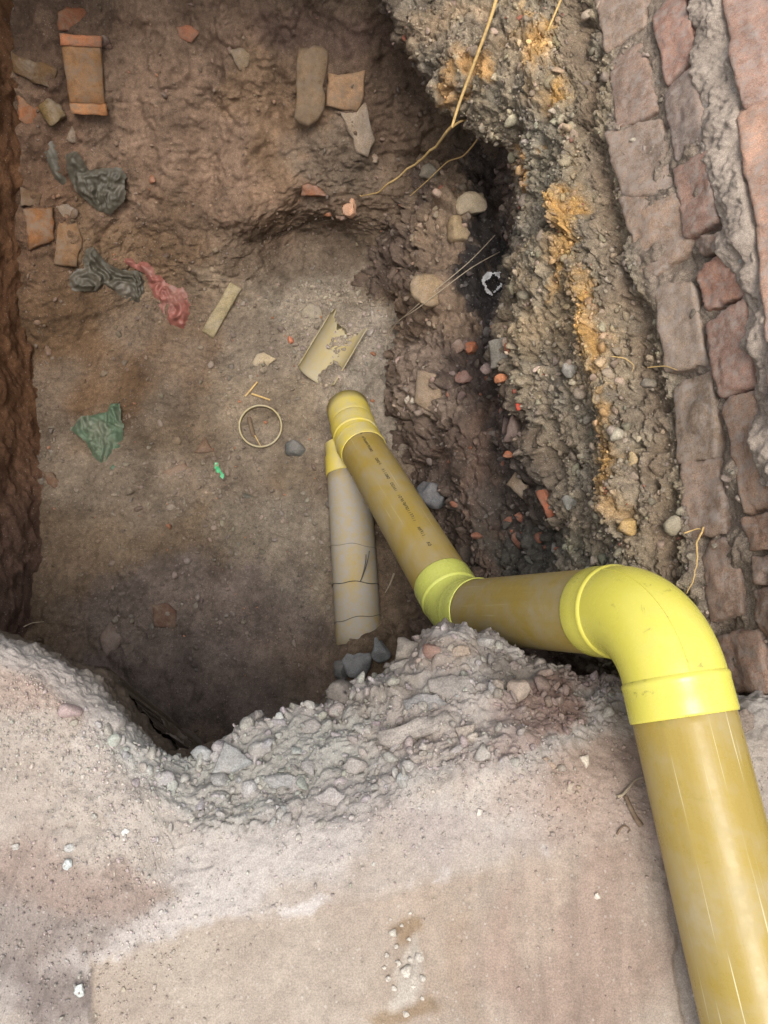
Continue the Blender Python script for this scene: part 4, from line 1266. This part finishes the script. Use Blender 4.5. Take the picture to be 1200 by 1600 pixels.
for k, (nm, lb, ol, th, c) in enumerate(PCS):
    pit_ = ol[0][1] < 1045 and ol[0][0] < 900
    slab(nm, lb, nm.split('_')[-1] if nm != 'serrated_chip' else 'chip', ol, th, L(*c) * ((0.92 if ol[0][0] < 620 else 0.95) if pit_ else 0.78), 300 + k * 7, 0.30 if pit_ else 0.5, 0.4, M['clay'] if ('brick' in nm or 'tile' in nm) else M['stone'], 0.07)
bar = slab('stone_bar', 'pale greenish grey straight bar lying above the half pipe offcut', 'bar', [(360, 440), (378, 450), (333, 529), (315, 517)], 0.035, L(140, 126, 96) * 1.15, 77, 0.75, 0.3, M['stone'], 0.015)

# --- stones big enough to be picked out
RK = [
 ('clod', 'yellow brown clod of earth beside the orange brick wedge', 86, 172, 44, 48, 0, (104, 84, 52), .6),
 ('stone', 'orange pink stone alone on the dark face of the far bank', 548, 328, 30, 36, 20, (190, 146, 116), .7),
 ('stone', 'reddish lump of brick earth below the long buried brick', 486, 297, 48, 26, 0, (130, 88, 64), .5),
 ('stone', 'small round pebble at the foot of the hanging stone slab', 584, 247, 15, 17, 0, (150, 128, 106), .8),
 ('stone', 'large pale rounded stone high in the right bank', 737, 322, 54, 42, -15, (172, 154, 126), .8),
 ('stone', 'tan squarish stone under the large pale rounded stone', 717, 364, 42, 50, 10, (160, 138, 106), .8),
 ('stone', 'light grey stone beside the fork of the dry stalk', 669, 270, 36, 26, -30, (132, 122, 106), .7),
 ('stone', 'broad tan boulder crossed by the pale threads', 668, 455, 72, 58, 10, (146, 124, 96), .7),
 ('brick_bit', 'orange red brick bit in the dark hollow of the right bank', 736, 545, 26, 26, -30, (176, 108, 76), .8),
 ('stone', 'brown stone touching the orange red brick bit', 716, 542, 22, 24, 0, (122, 98, 82), .8),
 ('stone', 'dull pink stone below the orange red brick bit', 725, 588, 30, 24, -20, (128, 94, 82), .8),
 ('brick_bit', 'flaky orange brick lump under the rough grey block', 784, 592, 26, 18, -20, (186, 122, 86), .7),
 ('brick_bit', 'tiny scarlet brick crumb below the flaky orange lump', 804, 612, 8, 7, 0, (176, 76, 60), .9),
 ('brick_bit', 'bright scarlet brick chip above the brown grey wedge stone', 810, 634, 12, 15, -20, (182, 72, 54), .8),
 ('brick_bit', 'orange brick nub below the brown grey wedge stone', 797, 711, 26, 15, 0, (170, 102, 70), .8),
 ('stone', 'white pebble on the left at the foot of the right bank', 637, 625, 10, 13, 0, (190, 178, 160), .9),
 ('stone', 'white pebble on the right at the foot of the right bank', 646, 627, 10, 12, 0, (186, 174, 156), .9),
 ('stone', 'grey white stone in the gritty layer of the right bank', 893, 576, 28, 30, 0, (164, 158, 146), .7),
 ('stone', 'pale angular stone at the lower edge of the gritty layer', 890, 784, 26, 28, 30, (152, 148, 138), .8),
 ('stone', 'blue grey boulder in the shade right of the sloping pipe', 676, 768, 58, 40, 30, (104, 104, 106), .7),
 ('stone', 'rounded yellow stone at the foot of the brick wall', 981, 823, 30, 34, 0, (200, 166, 110), .8),
 ('stone', 'small pale yellow stone above the rounded yellow stone', 987, 718, 18, 24, 10, (206, 178, 128), .7),
 ('stone', 'flat grey pebble wedged between two bricks', 1098, 711, 26, 13, -10, (156, 144, 130), .8),
 ('stone', 'blocky tan rock on the rim right of the tilted slab', 806, 1081, 46, 40, -30, (164, 146, 130), .8),
 ('stone', 'small grey rock just left of the blocky tan rock', 777, 1073, 24, 28, 0, (150, 138, 126), .8),
 ('stone', 'blue grey boulder at the end of the floor pipe', 558, 1034, 48, 52, 10, (124, 126, 126), .8),
 ('stone', 'upright blue grey boulder in the middle of the pit edge heap', 592, 1018, 34, 46, -10, (122, 124, 124), .8),
 ('stone', 'lumpy brown grey boulder on the right of the pit edge heap', 637, 1018, 40, 50, 0, (118, 110, 100), .8),
 ('stone', 'narrow dark boulder on the left of the pit edge heap', 532, 1048, 22, 40, -15, (104, 104, 102), .8),
 ('stone', 'reddish boulder below the lime green bend', 677, 1017, 32, 26, 0, (118, 90, 78), .7),
 ('stone', 'dark rounded boulder in the shadow of the pit edge heap', 535, 1085, 52, 44, 0, (86, 80, 74), .7),
 ('stone', 'dark blue grey stone beside the pipe ring', 462, 701, 36, 30, -10, (92, 92, 88), .7),
 ('stone', 'small pink chip in the grey gravel left of the offcut', 454, 532, 10, 14, 0, (176, 112, 84), .7),
 ('stone', 'pale blue grey pebble on the dusty mound at the left', 106, 1351, 16, 20, 10, (206, 212, 208), .6),
 ('stone', 'flattish pale pebble above the pale blue grey pebble', 111, 1326, 24, 14, -10, (198, 196, 190), .6),
 ('stone', 'tiny white pebble on the left ledge near the rim', 195, 1299, 12, 14, 40, (224, 220, 212), .6),
 ('stone', 'grey white pebble near the left edge of the ledge', 25, 1322, 16, 12, 0, (186, 180, 172), .6),
 ('stone', 'white pebble beside the corner of the smooth slab', 124, 1547, 16, 20, 0, (208, 212, 206), .6),
 ('stone', 'white pebble alone on the smooth right part of the ledge', 933, 1400, 12, 12, 0, (232, 220, 202), .7),
 ('stone', 'white pebble below the rim rubble in the middle of the ledge', 749, 1269, 11, 13, 0, (226, 216, 202), .7),
 ('stone', 'angular grey lump in the rubble next to the grey wedge block', 405, 1172, 44, 26, -20, (158, 154, 148), .6),
 ('stone', 'pale knobbly lump in the rubble at the lowest point of the rim', 318, 1182, 40, 34, 20, (160, 160, 158), .6),
 ('stone', 'rounded grey lump on the upper left of the rim rubble', 488, 1138, 40, 26, -15, (150, 144, 138), .6),
 ('stone', 'broad pale lump in front of the long rim slab', 560, 1196, 48, 26, -10, (166, 158, 150), .6),
 ('stone', 'flat grey lump in the rubble below the grey wedge block', 440, 1220, 54, 28, -10, (158, 156, 152), .5),
 ('stone', 'pale lump where the rubble meets the powdery ledge', 515, 1248, 60, 30, -5, (176, 168, 162), .45),
 ('stone', 'brown lump at the rim crest below the lime green bend', 722, 1018, 34, 24, 20, (136, 120, 104), .7),
]
for k, (nm, lb, px, py, w_, h_, a, c, dep) in enumerate(RK):
    lit = py > 1045 or px > 850
    rock(nm, lb, 'brick' if 'brick' in nm else 'clod' if nm == 'clod' else 'stone', px, py, w_, h_, a, L(*c) * (0.80 if lit else 1.0 if px < 620 else 1.0), 500 + k * 11, dep, 0.30, mat=M['clay'] if 'brick' in nm else M['stone'])
for k, (px, py, s, a) in enumerate([(613, 1458, 15, 0), (640, 1427, 7, 0), (656, 1495, 19, 30), (634, 1519, 24, -30), (618, 1478, 10, 0), (604, 1492, 9, 0), (661, 1528, 13, 60), (622, 1506, 13, 20), (634, 1584, 14, 0), (640, 1468, 9, 10), (660, 1560, 8, 0), (606, 1530, 12, 0), (628, 1446, 7, 0), (646, 1541, 10, 0), (600, 1512, 8, 0), (616, 1545, 12, 40), (642, 1500, 11, 0), (610, 1436, 6, 0)]):
    rock('pebble', 'pale pebble in the little hollow of the smooth slab', 'pebble', px, py, s, s * 0.85, a, L(206, 198, 184) * 0.8, 800 + k * 3, 0.7, 0.28, 'pebbles in the slab hollow', sub=2)

# --- plastic
plastic('plastic_bag', 'crumpled dusty black plastic bag below the long clay tile', 'bag', [(104, 240), (122, 236), (140, 264), (170, 262), (188, 260), (199, 275), (196, 316), (172, 336), (150, 328), (118, 300), (102, 265)], 0.05, M['bag_dark'], 61, 32)
plastic('plastic_strip', 'grey plastic strip trailing down left of the upper black bag', 'plastic', [(58, 193), (72, 190), (82, 212), (98, 250), (108, 284), (100, 296), (84, 280), (72, 248), (60, 215)], 0.03, M['bag_dark'], 62, 24, dirn=-70)
plastic('plastic_bag', 'creased black plastic sheet beside the red plastic rag', 'bag', [(106, 434), (127, 416), (130, 384), (148, 384), (166, 410), (192, 422), (223, 425), (231, 455), (220, 474), (199, 471), (165, 458), (110, 455)], 0.055, M['bag_dark'], 63, 32, dirn=-25)
plastic('plastic_rag', 'faded red plastic rag twisted across the left bank', 'rag', [(163, 404), (206, 402), (242, 413), (262, 442), (280, 450), (286, 446), (293, 458), (305, 490), (303, 508), (286, 519), (262, 505), (240, 464), (228, 430), (205, 418)], 0.05, M['bag_red'], 64, 44, dirn=-55)
plastic('plastic_bag', 'crumpled faded green plastic bag on the pit floor', 'bag', [(109, 673), (127, 651), (168, 644), (172, 632), (186, 629), (194, 665), (192, 706), (200, 722), (197, 747), (176, 758), (168, 737), (144, 713), (134, 692)], 0.06, M['bag_green'], 65, 38)
plastic('plastic_strip', 'bright green plastic sliver on the pit floor', 'plastic', [(330, 722), (337, 719), (344, 732), (352, 746), (347, 751), (337, 738)], 0.015, M['green'], 66, 30)
plastic('plastic_strip', 'dark grey plastic sliver below the bright green sliver', 'plastic', [(375, 770), (384, 769), (396, 774), (395, 781), (383, 779)], 0.015, M['bag_dark'], 67, 30)
# torn white scrap: a ragged ring of film
rg = [(770 + 17 * math.cos(a) + 3 * math.sin(5 * a), 442 + 20 * math.sin(a) + 3 * math.cos(4 * a)) for a in np.linspace(0, 2 * math.pi, 26, endpoint=False)]
ri = [(770 + 10 * math.cos(a) + 3 * math.sin(3 * a + 1), 443 + 12 * math.sin(a) + 3 * math.cos(5 * a)) for a in np.linspace(0, 2 * math.pi, 26, endpoint=False)]
foil_out = rg + [rg[0]] + [ri[0]] + ri[::-1]
plastic('plastic_scrap', 'torn ring of crumpled white film in the black hollow of the right bank', 'plastic', foil_out, 0.05, M['foil'], 68, 40)

# --- dry stalks, threads, twigs
st = empty('dry_stalk', at_d(775, -30, hit(775, 20)[2] - 0.10))
tag(st, 'long forked dry straw stalk hanging over the far bank', 'stalk')
def dset(pts, offs):
    return [hit(x, max(y, 5), 'all', 3)[2] - o for (x, y), o in zip(pts, offs)]
p = [(779, -30), (775, 0), (761, 45), (720, 155), (706, 199)]
d0 = hit(775, 20, 'all', 3)[2] - 0.12
dd = [d0, d0 + .01, d0 + .04, d0 + .16, d0 + .20]
strip('stem', None, None, p, 0.0055, M['straw'], depths=dd, taper=0.25, parent=st)
p = [(706, 199), (675, 234), (640, 262), (592, 299), (563, 306)]
e = hit(563, 306, 'all', 3)[2] - 0.02
strip('branch', None, None, p, 0.0045, M['straw'], depths=list(np.linspace(d0 + .20, e, 5)), taper=0.5, wob=0.004, seed=5, parent=st)
p = [(706, 199), (722, 189), (757, 187), (744, 220), (723, 244), (699, 253), (668, 282), (641, 306)]
strip('branch', None, None, p, 0.0038, M['straw'], depths=list(np.linspace(d0 + .20, hit(641, 306, 'all', 3)[2] - .03, 8)), taper=0.6, parent=st)
p = [(884, -25), (876, 0), (848, 65), (803, 148), (782, 168)]
e1 = hit(870, 20, 'all', 3)[2] - .06
strip('dry_stalk', 'single thin straw lying across the ochre seam at the top', 'stalk', p, 0.0036, M['straw'], depths=[e1, e1 + .01, e1 + .05, e1 + .2, e1 + .26], taper=0.5)
strip('thread', 'upper of two pale threads slanting over the tan boulder', 'thread', [(773, 376), (720, 424), (668, 470), (625, 518), (603, 552)], 0.0016, M['thread'], lift=0.065, taper=0.2)
strip('thread', 'lower of two pale threads slanting over the tan boulder', 'thread', [(764, 400), (720, 436), (672, 474), (640, 500), (612, 540)], 0.0016, M['thread'], lift=0.065, taper=0.2)
strip('straw', 'bent straw on the bricks above the big elbow', 'straw', [(1108, 832), (1100, 850), (1092, 880), (1088, 902), (1076, 925)], 0.0022, M['straw'], lift=0.022, wob=0.004)
strip('straw', 'short straw stuck flat across the brick joint', 'straw', [(1012, 579), (1040, 578), (1068, 574)], 0.0016, M['straw'], lift=0.02)
strip('straw', 'curled fine straw in the furrow under the bricks', 'straw', [(955, 560), (975, 562), (988, 574), (986, 584)], 0.0013, M['straw'], lift=0.01)
strip('straw', 'level straw beneath the second brick course', 'straw', [(1072, 834), (1090, 833), (1110, 835)], 0.0017, M['straw'], lift=0.02)
strip('grass_blade', 'thin dry blade at the foot of the left wall', 'grass', [(34, 984), (52, 976), (73, 972)], 0.0022, M['thread'], lift=0.02)
strip('root', 'pale crooked rootlet against the foreground pipe', 'root', [(963, 1246), (972, 1243), (982, 1232), (992, 1221), (1004, 1217)], 0.0028, M['thread'], lift=0.004)
strip('twig', 'dark twig lying on the ledge beside the foreground pipe', 'twig', [(977, 1246), (984, 1262), (992, 1278), (1001, 1290)], 0.0035, M['twig'], lift=0.003, taper=-0.4)
strip('twig', 'small curled dark twig on the ledge below the crooked rootlet', 'twig', [(964, 1304), (968, 1296), (976, 1290), (984, 1296), (980, 1302)], 0.0018, M['twig'], lift=0.002)
strip('twig', 'pale twig in the gap between the two pipes', 'twig', [(616, 898), (610, 912), (602, 926)], 0.004, M['thread'], lift=0.01)
strip('stick', 'thin pale stick left of the pipe ring', 'stick', [(383, 620), (392, 610), (402, 598)], 0.004, M['straw'], lift=0.006, taper=0.1)
strip('stick', 'thin pale stick lying above the pipe ring', 'stick', [(393, 616), (408, 621), (422, 626)], 0.004, M['straw'], lift=0.006, taper=0.1)
strip('stick', 'short reddish stick inside the pipe ring', 'stick', [(390, 655), (393, 668), (397, 682)], 0.0085, M['twig'], lift=0.008, taper=0.1)
strip('stick', 'fine pale splinter inside the pipe ring', 'stick', [(398, 680), (403, 689), (408, 698)], 0.0025, M['straw'], lift=0.006, taper=0.3)

# --- pipe scraps on the floor
pc, pn, pd = xyz(408, 668, 4)
ring = link('pipe_ring', lathe_mesh('pipe_ring', [(0.0805, 0.0), (0.0805, 0.028), (0.0795, 0.0285), (0.0755, 0.0285), (0.0748, 0.028), (0.0748, 0.0)], 72, True), M['offcut'], None, True)
ring.location = pc + pn * 0.002
v = CAM - pc
ring.rotation_euler = (Vector(pn) * 0.5 + Vector(v).normalized() * 0.5).to_track_quat('Z', 'Y').to_euler()
tag(ring, 'thin ring sawn off a pipe lying on the pit floor', 'ring')
ca, cb = Vector(xyz(493, 597, 4)[0]), Vector(xyz(545, 510, 4)[0])
ax = (cb - ca)
LT = ax.length
seg = 40
a0, a1 = R(192), R(348)
V, Fq = [], []
NL = 14
for k in range(NL + 1):
    for side, rr in ((0, 0.080), (1, 0.0755)):
        for j in range(seg + 1):
            a = a0 + (a1 - a0) * j / seg
            zz = LT * k / NL
            if k == NL:
                zz += 0.02 * math.sin(j * 0.9) * (j / seg) - 0.03 * (abs(j / seg - 0.5) < 0.3)
            V.append((rr * math.cos(a), rr * math.sin(a), zz))
w2 = 2 * (seg + 1)
for k in range(NL):
    for j in range(seg):
        o0 = k * w2 + j
        o1 = o0 + w2
        Fq.append((o0, o0 + 1, o1 + 1, o1))
        i0, i1 = o0 + seg + 1, o1 + seg + 1
        Fq.append((i0, i1, i1 + 1, i0 + 1))
    for j in (0, seg):
        o0, o1 = k * w2 + j, (k + 1) * w2 + j
        Fq.append((o0, o1, o1 + seg + 1, o0 + seg + 1))
for k in (0, NL):
    for j in range(seg):
        o0 = k * w2 + j
        Fq.append((o0, o0 + seg + 1, o0 + seg + 2, o0 + 1))
trough = link('pipe_offcut', mesh_np('pipe_offcut', V, Fq), M['offcut'], None, True)
zax = ax.normalized()
upw = Vector((0.02, -0.25, 1)).normalized()
yax = (upw - zax * upw.dot(zax)).normalized()
xax = yax.cross(zax)
mt = Matrix((xax, yax, zax)).transposed().to_4x4()
mt.translation = ca + yax * 0.080
trough.matrix_world = mt
tag(trough, 'half pipe offcut like an open trough filled with grit', 'offcut')

# --- tie wires on the floor pipe
def loop_wire(label, frac, rad, tail=False, skew=0.0):
    c = FP0 + (FP1 - FP0) * frac
    z = dF
    x = Vector((0, 0, 1)).cross(z).normalized()
    y = z.cross(x)
    P = [c + (x * math.cos(a) + y * math.sin(a)) * (RP + rad * 1.2) + z * (skew * math.cos(a) + 0.003 * math.sin(5 * a)) for a in np.linspace(R(-15), R(195), 40)]
    t = np.array([p[:] for p in P])
    base = t[0].copy()
    o = None
    e = empty('tie_wire', tuple(base)) if tail else None
    def tube(nm, Q, r, parent):
        Q = np.asarray(Q)
        T = np.gradient(Q, axis=0)
        me = sweep(nm, [Vector(q - base) for q in Q], T, [r] * len(Q), z if nm == 'loop' else Vector((0.3, 0.2, 1)), 8)
        return link(nm, me, M['wire'], parent, True)
    if tail:
        tube('loop', t, rad, e)
        s = Vector(t[22])
        for q in (0.0, 0.012):
            Q = [s + Vector((0.0, 0, 0.004)) + (dF * (0.09 * u + q * u) - x * (0.045 * u - 0.02 * u * u + q * u)) + y * 0.012 * math.sin(u * 2) for u in np.linspace(0, 1, 12)]
            tube('tail', np.array([v_[:] for v_ in Q]), rad * 1.1, e)
        return tag(e, label, 'wire')
    o = tube('tie_wire', t, rad, None)
    o.location = base
    return tag(o, label, 'wire')
loop_wire('dark wire with loose twisted ends tied round the floor pipe', 0.27, 0.0015, True, 0.006)
loop_wire('plain dark wire round the lower end of the floor pipe', 0.06, 0.0011, False, -0.008)
loop_wire('faint thin wire round the middle of the floor pipe', 0.50, 0.0007, False, 0.01)

# --- faded print along the sloping pipe: rows of small worn strokes
def printed(parent, host, start, end, off_ang, zs, ze):
    rr = random.Random(3)
    V, Fq = [], []
    def stroke(a0_, z0, a1_, z1, wd):
        n_ = 5
        for q in range(n_):
            pts = []
            for t_ in (q / n_, (q + 1) / n_):
                a = a0_ + (a1_ - a0_) * t_
                zc = z0 + (z1 - z0) * t_
                da, dz = (a1_ - a0_) * RP, z1 - z0
                l_ = math.hypot(da, dz) + 1e-9
                na, nz = -dz / l_ * wd / RP, da / l_ * wd
                pts += [(a + na, zc + nz), (a - na, zc - nz)]
            k = len(V)
            for a, zc in pts:
                V.append(((RP + 0.0006) * math.cos(a), (RP + 0.0006) * math.sin(a), zc))
            Fq.append((k, k + 1, k + 3, k + 2))
    z = zs
    while z < ze:
        kind = rr.random()
        h = 0.009 / RP
        wd = 0.0009
        wl = rr.uniform(0.005, 0.009)
        if kind < 0.14:
            z += rr.uniform(0.012, 0.03)
            continue
        a = off_ang
        t_ = rr.randrange(5)
        if t_ == 0:
            stroke(a - h / 2, z, a + h / 2, z, wd); stroke(a + h / 2, z, a - h / 2, z + wl, wd); stroke(a - h / 2, z + wl, a + h / 2, z + wl, wd)
        elif t_ == 1:
            stroke(a - h / 2, z, a + h / 2, z, wd); stroke(a + h / 2, z, a + h / 2, z + wl, wd); stroke(a, z, a, z + wl * .8, wd)
        elif t_ == 2:
            for q in range(8):
                b0, b1 = 2 * math.pi * q / 8, 2 * math.pi * (q + 1) / 8
                stroke(a + h / 2 * math.sin(b0), z + wl / 2 + wl / 2 * math.cos(b0), a + h / 2 * math.sin(b1), z + wl / 2 + wl / 2 * math.cos(b1), wd)
        elif t_ == 3:
            stroke(a - h / 2, z + wl / 2, a + h / 2, z + wl / 2, wd)
        else:
            stroke(a - h / 2, z, a + h / 2, z + wl / 2, wd); stroke(a + h / 2, z + wl / 2, a - h / 2, z + wl, wd)
        z += wl + 0.0035
    o = link('printed_line', mesh_np('printed_line', V, Fq), M['ink'], host)
    return o
inv = frame_z(dC).to_3x3().transposed()
mid = Vector(e2[1]) + dC * 0.4
vl = inv @ (Vector(CAM) - mid).normalized()
ang_v = math.atan2(vl.y, vl.x)
sx = (inv @ Vector((1, 0, 0)))
sgn = 1 if (-math.sin(ang_v) * sx.x + math.cos(ang_v) * sx.y) > 0 else -1
printed(run, diag, None, None, ang_v + sgn * R(17), 0.10, 0.80)
